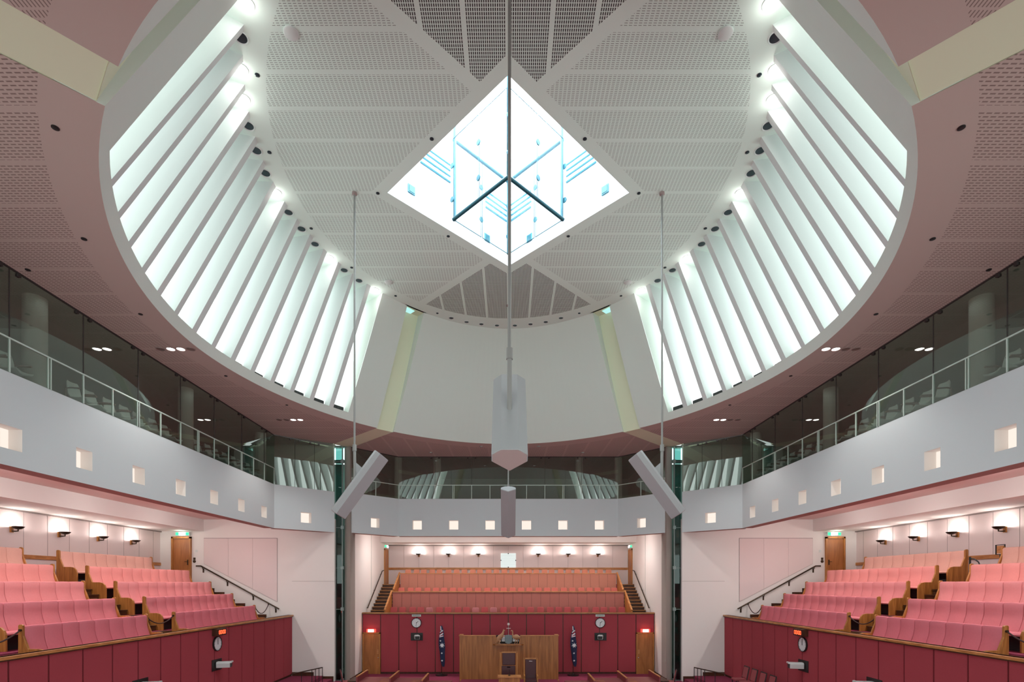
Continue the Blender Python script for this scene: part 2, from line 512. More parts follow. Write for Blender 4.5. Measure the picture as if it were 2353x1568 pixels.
# corner slots and diagonal beams
k = 0
for s in (-1, 1):
    for e in (-1, 1):
        k += 1
        a, b = mir(drum(e * 49.07, 0), s), mir(drum(e * 53.93, 0), s)
        at, bt = mir(drum(e * 50.5, 1), s), mir(drum(e * 56.76, 1), s)
        o = Vector((s * 0.7071, e * 0.7071, 0))
        m = MB()
        sd = (b - a).normalized() * 0.08
        sd.z = 0
        zz = Vector((0, 0, 0.012))
        z = Vector((0, 0, 0.5))
        m.poly([a - sd + o * 0.10, b + sd + o * 0.10, bt + sd + o * 0.42, at - sd + o * 0.42])
        q = [a - sd + o * 0.09 + zz, b + sd + o * 0.09 + zz, b + sd + o * 3.8 + zz, a - sd + o * 3.8 + zz]
        m.hexa(q + [p + z for p in q])
        struct(m.build('beam_%d' % k, 'cream'), 'cream diagonal beam running up into the corner slot')
        lid = MB().poly([at - sd - o * 0.05, bt + sd - o * 0.05, bt + sd + o * 0.6, at - sd + o * 0.6])
        struct(lid.build('trim_slot_lid_%d' % k, 'cream'))
        ga, gb = lerp(at, bt, -0.05), lerp(at, bt, 0.55)
        dz = Vector((0, 0, -0.02))
        g = MB().poly([ga + o * 0.05 + dz, gb + o * 0.12 + dz, gb + o * 0.42 + dz, ga + o * 0.42 + dz])
        struct(g.build('window_%d' % (2 + k), 'slotsky'), 'small roof glass at the head of the corner slot')

# ceiling plate with the diamond opening
DIA = 3.4
def ceil_outer(deg):
    d = (deg + 180) % 360 - 180
    ad = abs(d) if abs(d) <= 90 else 180 - abs(d)
    x, y = sup(6.45, 7.86, deg)
    if ad < 46:
        p = drum(deg, 1, 1.3)
        return Vector((p.x, p.y, H(HC)))
    p = drum(deg, 1, 0.02)
    return Vector((p.x, p.y, H(HC)))
def dia_pt(th):
    c, s = math.cos(th), math.sin(th)
    r = DIA / (abs(c) + abs(s))
    return Vector((r * c, YC + r * s, H(HC)))
m = MB()
N = 180
for i in range(N):
    A = [ceil_outer(360 * (i + j) / N) for j in (0, 1)]
    B = [dia_pt(math.atan2(p.y - YC, p.x)) for p in A]
    if abs(A[0].y - YC) < 0.01 or abs(A[1].y - YC) < 0.01 or True:
        m.poly([B[0], B[1], A[1], A[0]])
struct(m.build('ceiling', 'ceiling'), 'flat perforated white ceiling around the skylight')

# skylight well
m = MB()
C4 = [(DIA, 0), (0, DIA), (-DIA, 0), (0, -DIA)]
for i in range(4):
    (x0, y0), (x1, y1) = C4[i], C4[(i + 1) % 4]
    m.poly([(x0, YC + y0, H(HC)), (x1, YC + y1, H(HC)), (x1, YC + y1, H(14.6)), (x0, YC + y0, H(14.6))])
struct(m.build('wall_skylight_well', 'well'), 'bright white shaft walls of the diamond skylight')
m = MB().poly([(x, YC + y, H(14.6)) for x, y in C4])
struct(m.build('window_7', 'sky'), 'roof glass over the diamond skylight')
for i, (X0, Y0) in enumerate(((-2.84, 15.26), (-0.72, 17.4), (0.72, 17.4), (2.84, 15.26))):
    s = -1 if X0 < 0 else 1
    d = Vector((-s * 0.7071, -0.7071, 0))
    t = Vector((s * 0.7071, -0.7071, 0))
    c = Vector((X0, Y0, H(11.5))) + d * 0.02
    o = MB().obox(c, t * 0.12, d * 0.02, (0, 0, 0.12)).obox(c + d * 0.025, t * 0.09, d * 0.005, (0, 0, 0.09), 1).build('access_hatch', ['tealpale', 'teal'], origin=c)
    tag(o, ('small square teal hatch in the skylight shaft, %s from the left' % ORD[i]), 'hatch', 'square hatches in the skylight shaft')
for i, (xa, xb) in enumerate(((-2.6, -1.8), (-0.75, -0.05), (0.05, 0.75), (1.8, 2.6))):
    m = MB()
    s = -1 if xa < 0 else 1
    for j in range(4):
        h = 12.5 + 0.14 * j
        P = [Vector((x, YC + DIA - abs(x) - 0.03 - 0.05 * j, H(h))) for x in (xa, xb)]
        m.tube(P, 0.028, 6)
    o = m.build('shade_slats', 'tealpale', origin=(xa, YC + DIA - abs(xa), H(12.5)))
    tag(o, 'pale blue shading slats under the roof glass, %s set from the left' % ORD[i], 'shading slats', 'shading slats in the skylight')

# glass lantern hung in the skylight
LB, LT, LR = 10.26, 12.5, 1.57
lan = thing('glass_lantern', (0, YC, H(LB)), 'square glass lantern with teal tubes hanging inside the diamond skylight', 'glass lantern')
L4 = [Vector((LR, 0, 0)), Vector((0, LR, 0)), Vector((-LR, 0, 0)), Vector((0, -LR, 0))]
lc = Vector((0, YC, 0))
for i in range(4):
    p, q = L4[i] + lc, L4[(i + 1) % 4] + lc
    n = (q - p).normalized().cross(Vector((0, 0, 1)))
    for u0, u1 in ((0.02, 0.49), (0.51, 0.98)):
        a, b = lerp(p, q, u0), lerp(p, q, u1)
        cc = (a + b) / 2 + Vector((0, 0, H((LB + LT) / 2)))
        MB().obox(cc, (b - a) / 2, n * 0.006, (0, 0, (LT - LB) / 2)).build('glass_panel', 'lantern_glass', lan)
        e = MB()
        for zz in (LB, LT):
            e.obox((a + b) / 2 + Vector((0, 0, H(zz))), (b - a) / 2, n * 0.008, (0, 0, 0.008))
        for r in (a, b):
            e.obox(r + Vector((0, 0, H((LB + LT) / 2))), n * 0.007, (b - a).normalized() * 0.006, (0, 0, (LT - LB) / 2))
        e.build('panel_edge', 'teal', lan)
    for zz, idx in ((LB - 0.02, (2, 3)), (LT, (0, 1))):
        if i in idx:
            MB().tube([p * 0.985 + lc * 0.015 + Vector((0, 0, H(zz))), q * 0.985 + lc * 0.015 + Vector((0, 0, H(zz)))], 0.05, 10).build('horizontal_tube', 'teal' if zz < 11 else 'tealpale', lan, smooth=True)
    MB().tube([p * 0.96 + lc * 0.04 + Vector((0, 0, H(LB - 0.04))), p * 0.96 + lc * 0.04 + Vector((0, 0, H(14.6)))], 0.045, 10).build('corner_tube', 'tealpale' if i in (0, 2) else 'teal', lan, smooth=True)
    for zz in (10.8, 11.75):
        for r in (p, lerp(p, q, 0.5)):
            MB().lathe([(0.0, 0), (0.075, 0.004), (0.075, 0.03), (0.0, 0.034)], r + Vector((0, 0, H(zz))), n, 14).build('glass_fitting', 'tealpale', lan, smooth=True)

# ------------------------------------------------------------------ soffit above the galleries
INN = [(10.4, 23.2), (8.35, 25.1)]            # side glass line, then chamfer
BCK = [(7.61, 25.3), (5.72, 27.2)]
my = lambda y: 2 * YC - y
for s in (-1, 1):
    P = [mir(drum(a, 0), s) for a in [lerp(-49.07, 49.07, i / 60) for i in range(61)]]
    out = [(8.2, 24.72), (10.4, 23.2), (10.4, my(23.2)), (8.2, my(24.72))]
    m = MB()
    # quads: rim point matched to a point on the outer outline
    O = []
    for p in P:
        d = Vector((abs(p.x), p.y - YC))
        if abs(d.y) < 6.35: O.append(Vector((10.4, YC + d.y * 8.5 / 6.35, 0)))
        else:
            u = (abs(d.y) - 6.35) / (7.5 - 6.35)
            O.append(Vector((lerp(10.4, 8.2, u), YC + math.copysign(lerp(8.5, 10.02, u), d.y), 0)))
    for i in range(60):
        a, b = O[i], O[i + 1]
        m.poly([P[i], P[i + 1], Vector((b.x * s, b.y, P[0].z)), Vector((a.x * s, a.y, P[0].z))])
    struct(m.build('ceiling_%s_gallery' % SIDE[s], 'soffit'), 'pink perforated soffit curving round the %s drum' % SIDE[s])
for e in (-1, 1):
    n = 40
    P = [drum(e * lerp(53.93, 126.07, i / n), 0) for i in range(n + 1)]
    m = MB()
    W = P[0].x
    O = []
    for p in P:
        u = abs(p.x) / W
        if u < 0.75: O.append(Vector((p.x / (W * 0.75) * 5.72, YC + e * 12.5, P[0].z)))
        else:
            q = (u - 0.75) / 0.25
            O.append(Vector((math.copysign(lerp(5.72, 7.63, q), p.x), YC + e * lerp(12.5, 10.7, q), P[0].z)))
    for i in range(n):
        m.poly([P[i], P[i + 1], O[i + 1], O[i]])
    struct(m.build('ceiling_%s_gallery' % ('back' if e > 0 else 'front'), 'soffit'), 'pink perforated soffit beyond the drum')

# ------------------------------------------------------------------ parapets with lit square openings
PB, PT, PD = 2.45, 4.40, 0.45
niche_no = {'left': 0, 'right': 0, 'back': 0}
def wall_run(m, lip, A, B, holes, nd, zone, capA=True):
    """wall from A to B (plan), outward normal nd, square openings at distances in holes"""
    A, B = Vector((A[0], A[1], 0)), Vector((B[0], B[1], 0))
    L = (B - A).length
    t = (B - A) / L
    n = Vector((nd[0], nd[1], 0)).normalized()
    at = lambda u, h, d=0.0: A + t * u + n * d + Vector((0, 0, H(h)))
    hz0, hz1, hw = 2.80, 3.28, 0.245
    q = lambda u0, u1, h0, h1: m.poly([at(u0, h0), at(u1, h0), at(u1, h1), at(u0, h1)])
    q(0, L, PB, hz0)
    q(0, L, hz1, PT)
    cur = 0
    for hc in sorted(holes):
        q(cur, hc - hw, hz0, hz1)
        cur = hc + hw
        d = 0.30
        for (a, b) in (((hc - hw, hz0), (hc + hw, hz0)), ((hc + hw, hz0), (hc + hw, hz1)), ((hc + hw, hz1), (hc - hw, hz1)), ((hc - hw, hz1), (hc - hw, hz0))):
            m.poly([at(*a), at(*b), at(b[0], b[1], d), at(a[0], a[1], d)], 1)
        niche_no[zone] += 1
        c = at(hc, 3.04, d)
        o = MB().obox(c + n * 0.01, t * hw, n * 0.01, (0, 0, 0.24)).build('niche_light', 'niche', origin=c)
        i = niche_no[zone] - 1
        ref = {'left': 'camera end of the left parapet', 'right': 'camera end of the right parapet', 'back': 'left end of the back parapet'}[zone]
        tag(o, 'glowing square recess, %s from the %s' % (ORD[i], ref), 'niche light', 'lit square recesses in the %s parapet' % zone)
    q(cur, L, hz0, hz1)
    m.poly([at(0, PT), at(L, PT), at(L, PT, PD), at(0, PT, PD)])
    m.poly([at(0, PB, PD), at(L, PB, PD), at(L, PT, PD), at(0, PT, PD)])
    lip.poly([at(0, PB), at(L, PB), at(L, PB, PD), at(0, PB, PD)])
for s in (-1, 1):
    m, lip = MB(), MB()
    y0 = 3.0
    hs = [YC + k * 1.885 - y0 for k in range(-5, 5)]
    wall_run(m, lip, (s * 10.4, y0), (s * 10.4, 23.2), [h for h in hs if 0.5 < h], (s, 0), SIDE[s])
    L = math.hypot(2.05, 1.9)
    wall_run(m, lip, (s * 10.4, 23.2), (s * 8.35, 25.1), [L * 0.51], (s * 1.9, 2.05), SIDE[s])
    struct(m.build('wall_%s_parapet' % SIDE[s], ['parapet', 'white']), 'pale grey gallery parapet on the %s with lit square openings' % SIDE[s])
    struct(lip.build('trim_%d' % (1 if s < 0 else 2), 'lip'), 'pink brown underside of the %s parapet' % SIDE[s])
m, lip = MB(), MB()
Lc = math.hypot(1.89, 1.9)
wall_run(m, lip, (-7.61, 25.3), (-5.72, 27.2), [Lc * 0.49], (-1.9, 1.89), 'back')
wall_run(m, lip, (-5.72, 27.2), (5.72, 27.2), [5.72 + (k + 0.5) * 1.9 for k in range(-3, 3)], (0, 1), 'back')
wall_run(m, lip, (5.72, 27.2), (7.61, 25.3), [Lc * 0.51], (1.9, 1.89), 'back')
struct(m.build('wall_back_parapet', ['parapet', 'white']), 'pale grey gallery parapet across the back')
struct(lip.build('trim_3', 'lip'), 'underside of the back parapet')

# ------------------------------------------------------------------ gallery glass, balustrade, interior
def glaze_run(A, B, n, name, lab, joint=2, balu=True, s=1):
    A, B = Vector((A[0], A[1], 0)), Vector((B[0], B[1], 0))
    t = (B - A).normalized()
    nn = Vector((-t.y, t.x, 0)) * 0.006
    up = Vector((0, 0, 1))
    g = MB()
    L = (B - A).length
    c = (A + B) / 2
    g.obox(c + up * H((PT + HS) / 2), t * L / 2, nn, up * ((HS - PT) / 2))
    o = struct(g.build(name, 'glass'), lab)
    j = MB()
    for i in range(1, n):
        if i % joint == 0:
            j.obox(A + t * (L * i / n) + up * H((PT + HS) / 2), t * 0.006, nn * 2, up * ((HS - PT) / 2))
            for off in (-0.2, 0.2):
                j.obox(A + t * (L * i / n + off) + up * H(HS - 0.07), t * 0.035, nn * 6, up * 0.03)
    j.obox(c + up * H(HS - 0.015), t * L / 2, nn * 3, up * 0.015)
    struct(j.build('trim_glass', 'recess'))
    if balu:
        r = MB()
        r.obox(c + up * H(5.11), t * L / 2, nn * 4, up * 0.016)
        for i in range(n + 1):
            if i % 3 == 0:
                for off in (-0.035, 0.035):
                    r.obox(A + t * (L * i / n + off) + up * H((PT + 5.1) / 2), t * 0.012, nn * 3, up * ((5.1 - PT) / 2))
            else:
                r.obox(A + t * (L * i / n) + up * H((PT + 5.1) / 2), t * 0.014, nn * 3, up * ((5.1 - PT) / 2))
        return r
    return None
wn = 8
for s in (-1, 1):
    nm = SIDE[s]
    r = glaze_run((s * 10.4, 3.3), (s * 10.4, 23.2), 21, 'window_%d' % wn, 'tall gallery glass above the %s parapet' % nm)
    o = r.build('balustrade_rail', 'railg', origin=(s * 10.4, 13, H(PT)))
    tag(o, 'pale green balustrade rail and posts along the %s gallery glass' % nm, 'balustrade')
    wn += 1
    glaze_run((s * 10.4, 23.2), (s * 8.4, 25.05), 3, 'window_%d' % wn, 'slanted corner glass of the %s gallery' % nm, 1, False)
    wn += 1
r = glaze_run((-5.72, 27.2), (5.72, 27.2), 12, 'window_%d' % wn, 'gallery glass above the back parapet')
o = r.build('balustrade_rail', 'railg', origin=(0, 27.2, H(PT)))
tag(o, 'pale green balustrade rail and posts along the back gallery glass', 'balustrade')
for s in (-1, 1):
    wn += 1
    r = glaze_run((s * 7.61, 25.3), (s * 5.72, 27.2), 2, 'window_%d' % wn, 'slanted corner glass of the back gallery on the %s' % SIDE[s], 5, True)
    o = r.build('balustrade_rail', 'railg', origin=(s * 6.6, 26.2, H(PT)))
    tag(o, 'short slanted balustrade rail at the %s corner of the back gallery' % SIDE[s], 'balustrade')

def downlight(p, r, on, lab, group, rim='lamprim', drop=0.004, name='downlight', tilt=None):
    t = thing(name, p, lab, 'downlight', group)
    z = p[2]
    MB().lathe([(r * 0.86, 0.01), (r * 0.86, -drop), (r, -drop - 0.012), (r * 1.06, -0.003), (r * 1.06, 0.01)], p, seg=24).build('rim', rim, t, smooth=True)
    MB().lathe([(r * 0.86, -drop), (r * 0.80, -drop - 0.004), (0, -drop - 0.006)], p, seg=24).build('lens', 'lampon' if on else ('lensoff' if rim == 'pinkrim' else 'lampoff'), t)
    return t
GF, GC = 4.25, 6.72
for s in (-1, 1):              # side gallery rooms
    m = MB()
    x0, x1 = sorted((s * 10.85, s * 17.2))
    m.poly([(x0, 2, H(GF)), (x1, 2, H(GF)), (x1, 26.5, H(GF)), (x0, 26.5, H(GF))])
    struct(m.build('floor_%s_gallery' % SIDE[s], 'gfloor'))
    m = MB()
    x0, x1 = sorted((s * 8.3, s * 17.2))
    m.poly([(s * 10.42, 2, H(GC)), (s * 17.2, 2, H(GC)), (s * 17.2, 26.5, H(GC)), (s * 8.4, 26.5, H(GC)), (s * 8.4, 25.1, H(GC)), (s * 10.42, 23.2, H(GC))])
    m.poly([(s * 17.2, 2, H(GF)), (s * 17.2, 26.5, H(GF)), (s * 17.2, 26.5, H(GC)), (s * 17.2, 2, H(GC))])
    m.poly([(s * 8.42, 25.3, H(GF - 1)), (s * 17.2, 25.3, H(GF - 1)), (s * 17.2, 25.3, H(GC)), (s * 8.42, 25.3, H(GC))])
    m.poly([(s * 10.4, 2.1, H(GF)), (s * 17.2, 2.1, H(GF)), (s * 17.2, 2.1, H(GC)), (s * 10.4, 2.1, H(GC))])
    struct(m.build('wall_%s_gallery' % SIDE[s], 'gfloor'), 'dim grey walls and ceiling inside the %s gallery' % SIDE[s])
    for i, (X0, Y0) in enumerate(((11.15, 12.3), (11.15, 18.05), (11.1, 23.4))):
        o = MB().lathe([(0.235, GF), (0.235, GC)], (s * X0, Y0, E_Z), seg=28).build('column', 'gcol', smooth=True, origin=(s * X0, Y0, H(GF)))
        struct(o, '%s round grey column from the camera end of the %s gallery' % (ORD[i], SIDE[s]))
    # dark counters deep in the gallery
    for i, y in enumerate((11.0, 19.0)):
        o = MB().box(s * 13.6 - 0.2, s * 13.6 + 0.2, y - 1.3, y + 1.3, H(5.1), H(5.2)).box(s * 13.6 - 0.05, s * 13.6 + 0.05, y - 1.2, y - 1.0, H(GF), H(5.1)).box(s * 13.6 - 0.05, s * 13.6 + 0.05, y + 1.0, y + 1.2, H(GF), H(5.1)).build('leaning_counter', 'black', origin=(s * 13.6, y, H(GF)))
        tag(o, 'dark counter behind the white chairs in the %s gallery, %s' % (SIDE[s], ('nearer the camera', 'farther along')[i]), 'counter')
m = MB()
m.poly([(-7.6, 27.65, H(GF)), (7.6, 27.65, H(GF)), (7.6, 33.6, H(GF)), (-7.6, 33.6, H(GF))])
m.poly([(-8, 25.5, H(GC)), (8, 25.5, H(GC)), (8, 33.6, H(GC)), (-8, 33.6, H(GC))])
m.poly([(-8, 33.6, H(GF)), (8, 33.6, H(GF)), (8, 33.6, H(GC)), (-8, 33.6, H(GC))])
for s in (-1, 1): m.poly([(s * 7.7, 25.4, H(PB)), (s * 7.7, 33.6, H(PB)), (s * 7.7, 33.6, H(GC)), (s * 7.7, 25.4, H(GC))])
struct(m.build('wall_back_gallery', 'gfloor'), 'dim interior of the back gallery')
for i, X0 in enumerate((-5.9, -3.8, 3.8, 5.9)):
    o = MB().lathe([(0.2, GF), (0.2, GC)], (X0, 28.0, E_Z), seg=24).build('column', 'gcol', smooth=True, origin=(X0, 28.0, H(GF)))
    struct(o, '%s slim column from the left behind the back gallery glass' % ORD[i])

# white chairs behind the side gallery glass
def shell_chair_parts(s):
    sh = MB()
    rows = []
    for (d, z, w) in ((0.42, 0.40, 0.17), (0.40, 0.44, 0.21), (0.2, 0.42, 0.22), (0.04, 0.44, 0.215), (-0.02, 0.55, 0.21), (-0.05, 0.72, 0.205), (-0.08, 0.86, 0.19), (-0.09, 0.92, 0.15)):
        rows.append([(d + 0.05 * abs(u) ** 2, u * w, z + (0.03 * u * u if z < 0.5 else 0)) for u in (-1, -0.6, 0, 0.6, 1)])
    vs = [p for r in rows for p in r]
    fs = [(i * 5 + j, i * 5 + j + 1, i * 5 + j + 6, i * 5 + j + 5) for i in range(7) for j in range(4)]
    vs2 = [(x - 0.022, y, z - 0.022) for x, y, z in vs]
    n = len(vs)
    fs2 = [tuple(i + n for i in f[::-1]) for f in fs]
    rim = [(i * 5, (i + 1) * 5) for i in range(7)] + [((i + 1) * 5 + 4, i * 5 + 4) for i in range(7)] + [(j + 1, j) for j in range(4)] + [(35 + j, 36 + j) for j in range(4)]
    fs3 = [(a, b, b + n, a + n) for a, b in rim]
    sh.add([(-s * x, y, z) for x, y, z in vs + vs2], fs + fs2 + fs3)
    ar, lg = [], []
    for q in (-1, 1):
        a = MB()
        a.tube([(-s * -0.02, q * 0.24, 0.45), (-s * 0.0, q * 0.25, 0.66), (-s * 0.1, q * 0.25, 0.68), (-s * 0.36, q * 0.25, 0.66)], 0.022, 6)
        ar.append(a)
    lg = MB().lathe([(0.2, 0), (0.2, 0.02), (0.03, 0.05), (0.03, 0.40)], (-s * 0.2, 0, 0), seg=12)
    return sh, ar, lg
def copy_tree(o, loc, parent=None):
    c = o.copy()
    COL.objects.link(c)
    if parent is None:
        c.location = loc
        if '_w' in c: c['_w'] = tuple(loc)
    else: c.parent = parent
    for ch in [x for x in bpy.data.objects if x.parent == o and x != c]: copy_tree(ch, None, c)
    return c
for s in (-1, 1):
    ys = [y for y in [9.2 + 0.6 * i for i in range(23) if abs(9.2 + 0.6 * i - 12.3) > 0.5 and abs(9.2 + 0.6 * i - 18.05) > 0.5]]
    proto = None
    for i, y in enumerate(ys):
        loc = (s * (11.17 + 0.03 * math.sin(i * 2.3)), y, H(GF))
        if abs(y - 12.1) < 0.2 or abs(y - 17.75) < 0.2: pass
        if proto is None:
            proto = thing('shell_chair', loc, '', 'chair', 'white shell chairs in the %s gallery' % SIDE[s])
            proto['_w'] = (0, 0, 0)
            sh, ar, lg = shell_chair_parts(s)
            sh.build('shell', 'gchair', proto, smooth=True)
            for a in ar: a.build('armrest', 'garm', proto)
            lg.build('pedestal', 'steel', proto)
            o = proto
        else: o = copy_tree(proto, loc)
        o['label'] = '%s white shell chair from the camera end behind the %s gallery glass' % (ORD[i], SIDE[s])

# ------------------------------------------------------------------ lamps in ceiling and soffit
lampno = {}
LR_ON = {}
PX_L = [(567, 8, 1), (554, 86, 0), (555, 159, 1), (560, 227, 1), (571, 289, 0), (589, 346, 0), (610, 398, 0), (635, 442, 1), (663, 488, 0), (693, 526, 0), (724, 561, 0), (757, 592, 1), (791, 621, 0), (825, 645, 0), (862, 666, 1)]
ON_R = {0: 1, 2: 1, 3: 1, 7: 1, 11: 1, 14: 1}
for s in (-1, 1):
    for i, (x, y, on) in enumerate(PX_L):
        p = px(x, y, HC)
        p = Vector((abs(p.x) * s, p.y, p.z - 0.002))
        if i in (7, 11, 14, 13, 12, 10, 9, 8): pass
        lit = on if s < 0 else ON_R.get(i, 0)
        downlight(p, 0.135, lit, '%s round %s downlight between the %s drum fins, from the camera end' % (ORD[i], 'lit' if lit else 'unlit', SIDE[s]), 'ceiling downlights at the %s fins' % SIDE[s])
        if lit: light('downlight_lamp', 'POINT', (p.x * 1.0, p.y, p.z - 0.25), L_FIN, (1, 0.97, 0.93), 0.1)
for i, (x, y) in enumerate(((1037, 731), (1072, 740), (1106, 745), (1142, 748), (1183, 748), (1219, 745), (1254, 740), (1289, 731))):
    p = px(x, y, HC)
    p.z -= 0.002
    downlight(p, 0.10, 0, '%s dark downlight from the left over the back drum wall' % ORD[i], 'downlights over the back drum wall')
for s in (-1, 1):
    for j, (Y, on) in enumerate(((YC, (0, 1, 1, 0)), (21.06, (0, 0, 1, 1)))):
        for i, Xc in enumerate((9.79, 9.5, 9.22, 8.94)):
            lit = on[i] if s < 0 else {0: (0, 0, 1, 1), 1: (0, 0, 1, 1)}[j][i]
            if j == 1: Xc = Xc - 0.55
            p = Vector((s * Xc, Y, H(HS) - 0.002))
            downlight(p, 0.115, lit, '%s %s downlight from the glass in the %s row of the %s pink soffit' % (ORD[i], 'lit' if lit else 'unlit', ('middle', 'far')[j], SIDE[s]), 'downlight rows in the %s soffit' % SIDE[s], 'pinkrim')
            if lit: light('soffit_lamp', 'SPOT', (p.x, p.y, p.z - 0.06), L_DOWN, (1, 0.95, 0.9), 0.1, angle=2.0)
# small fittings
SPR = [(127, 293, HS), (193, 549, HS), (323, 722, HS), (64, 620, HS), (519, 864, HS), (659, 931, HS), (591, 172, HC), (619, 350, HC), (715, 525, HC), (808, 615, HC), (909, 680, HC), (992, 319, HC), (868, 444, HC), (1030, 543, HC), (1005, 720, HC)]
for i, (x, y, h) in enumerate(SPR):
    for s in (-1, 1):
        p = px(x, y, h)
        p = Vector((s * abs(p.x), p.y, p.z - 0.001))
        o = MB().lathe([(0.05, 0), (0.05, -0.012), (0.03, -0.02), (0.0, -0.022)], p, seg=14).build('spot_fitting', 'lampoff' if h == HC else 'black', origin=p)
        where = 'pink soffit' if h == HS else 'white ceiling'
        tag(o, 'tiny dark spot fitting in the %s %s, %s from the camera' % (SIDE[s], where, ORD[i if h == HS else i - 6]), 'spot fitting', 'tiny dark spots in the %s' % where)
for i, (x, y) in enumerate(((669, 75), (893, 648))):
    for s in (-1, 1):
        p = px(x, y, HC)
        p = Vector((s * abs(p.x), p.y, p.z))
        o = MB().lathe([(0.145, 0), (0.145, -0.025), (0.13, -0.035), (0, -0.038)], p, seg=28).build('ceiling_disc', 'lamprim', smooth=True, origin=p)
        tag(o, 'round white disc on the ceiling, %s side, %s' % (SIDE[s], ('near the camera', 'towards the back wall')[i]), 'ceiling disc', 'round white ceiling discs')
for i, (x, y) in enumerate(((990, 1040), (1106, 1026), (1238, 1026), (1339, 1040))):
    p = px(x, y, HS)
    p.z -= 0.001
    downlight(p, 0.10, 0, '%s dark fitting from the left in the pink soffit before the back glass' % ORD[i], 'dark fittings in the back soffit', 'pinkrim')

# ------------------------------------------------------------------ pendants
def pendant(c, tv, lab):
    """c = centre; tv = horizontal unit vector pointing to the chamber centre (top leans that way)"""
    c = Vector(c)
    tv = Vector(tv)
    ax = (tv * 0.6 + Vector((0, 0, 0.815))).normalized()
    hl = 1.02
    wv = tv.cross(Vector((0, 0, 1))).normalized()
    ov = wv.cross(ax).normalized()
    if ov.dot(tv) > 0: ov = -ov
    t = thing('pendant_loudspeaker', c, lab, 'pendant loudspeaker', 'four hanging loudspeakers')
    prof = [(-0.14, 0.17), (0.14, 0.17), (0.285, 0.07), (0.285, -0.07), (0.0, -0.27), (-0.285, -0.07), (-0.285, 0.07)]
    P = [c - ax * hl + wv * u + ov * v for u, v in prof]
    MB().prism(P, ax * hl * 2).build('shell', 'pend', t, bevel=0.006)
    Q = [c - ax * (hl + 0.012) + wv * u * 0.94 + ov * v * 0.94 for u, v in prof]
    MB().prism(Q, ax * 0.014).build('end_grille', 'pendend', t)
    Q = [c + ax * (hl - 0.002) + wv * u * 0.94 + ov * v * 0.94 for u, v in prof]
    MB().prism(Q, ax * 0.014).build('top_cap', 'pend', t)
    MB().obox(c - ov * 0.245 , wv * 0.004, ax * hl * 0.98, ov * 0.012).build('ridge_seam', 'recess', t)
    fx = c + ov * 0.16
    base = fx + Vector((0, 0, 0.0))
    MB().tube([base - Vector((0, 0, 0.05)) + ov * -0.02, Vector((base.x, base.y, H(3.75)))], 0.042, 12).build('lower_rod', 'steel', t, smooth=True)
    MB().tube([Vector((base.x, base.y, H(3.72))), Vector((base.x, base.y, H(3.90)))], 0.058, 12).build('collar', 'steel', t, smooth=True)
    MB().tube([Vector((base.x, base.y, H(3.85))), Vector((base.x, base.y, H(HC)))], 0.028, 10).build('upper_rod', 'steel', t, smooth=True)
    MB().lathe([(0.07, 0), (0.07, -0.05), (0.035, -0.07)], (base.x, base.y, H(HC)), seg=14).build('ceiling_rose', 'pendend', t)
    a = base + ax * 0.42
    MB().prism([base - wv * 0.012, a - wv * 0.012, base + Vector((0, 0, 0.55)) - wv * 0.012], wv * 0.024).build('gusset', 'pend', t)
    return t
pendant((0.02, 8.8, H(2.79)), (0, 1, 0), 'largest hanging faceted grey loudspeaker, in the middle nearest the camera')
pendant((0, 20.5, H(2.79)), (0, -1, 0), 'smallest upright hanging loudspeaker in front of the back parapet')
pendant((-4.2, YC, H(2.79)), (1, 0, 0), 'tilted hanging loudspeaker on the left with its foot leaning outwards')
pendant((4.2, YC, H(2.79)), (-1, 0, 0), 'tilted hanging loudspeaker on the right with its foot leaning outwards')

# ------------------------------------------------------------------ chamber floor and lower structure
m = MB().box(-11, 11, -3, 27.3, -0.3, 0.0)
struct(m.build('floor', 'carpet'), 'crimson carpet of the chamber floor')
for s in (-1, 1):
    x0, x1 = sorted((s * 8.9, s * 10.43))
    m = MB().box(x0, x1, 4, 25.1, 0, 0.27)
    x0, x1 = sorted((s * 8.45, s * 8.9))
    m.box(x0, x1, 4, 25.1, 0, 0.13)
    struct(m.build('floor_%s_tier' % SIDE[s], 'carpet'), 'low carpeted step along the %s wall' % SIDE[s])

TOPZ = 3.2
def panel_wall(name, A, B, nrm, n, z0, skip=(), lab=''):
    """fabric panels with dark gaps; A->B plan, nrm faces the chamber"""
    A, B = Vector((A[0], A[1], 0)), Vector((B[0], B[1], 0))
    L = (B - A).length
    t = (B - A) / L
    nn = Vector((nrm[0], nrm[1], 0))
    up = Vector((0, 0, 1))
    b = MB()
    b.obox((A + B) / 2 - nn * 0.10 + up * (TOPZ / 2), t * L / 2, nn * 0.075, up * (TOPZ / 2))
    struct(b.build(name, 'redgap'), lab)
    p = MB()
    for i in range(n):
        u0, u1 = L * i / n + 0.022, L * (i + 1) / n - 0.022
        zz = z0 + 0.10
        if i in skip: zz = z0 + 2.17
        p.obox(A + t * (u0 + u1) / 2 - nn * 0.012 + up * ((zz + TOPZ - 0.07) / 2), t * (u1 - u0) / 2, nn * 0.02, up * ((TOPZ - 0.07 - zz) / 2))
    struct(p.build('panel_' + name, 'red'))
    c = MB()
    c.obox((A + B) / 2 - nn * 0.06 + up * (TOPZ - 0.03), t * L / 2, nn * 0.13, up * 0.03)
    c.obox((A + B) / 2 + nn * 0.02 + up * (TOPZ - 0.075), t * L / 2, nn * 0.03, up * 0.018, 1)
    return struct(c.build('trim_rail_' + name.split('_')[1], ['woodl', 'woodd']), 'timber rail capping the crimson wall')
panel_wall('wall_left_front', (-10.39, 25.1), (-10.39, 25.1 - 0.95 * 22), (1, 0), 22, 0.27, lab='crimson fabric wall below the left benches')
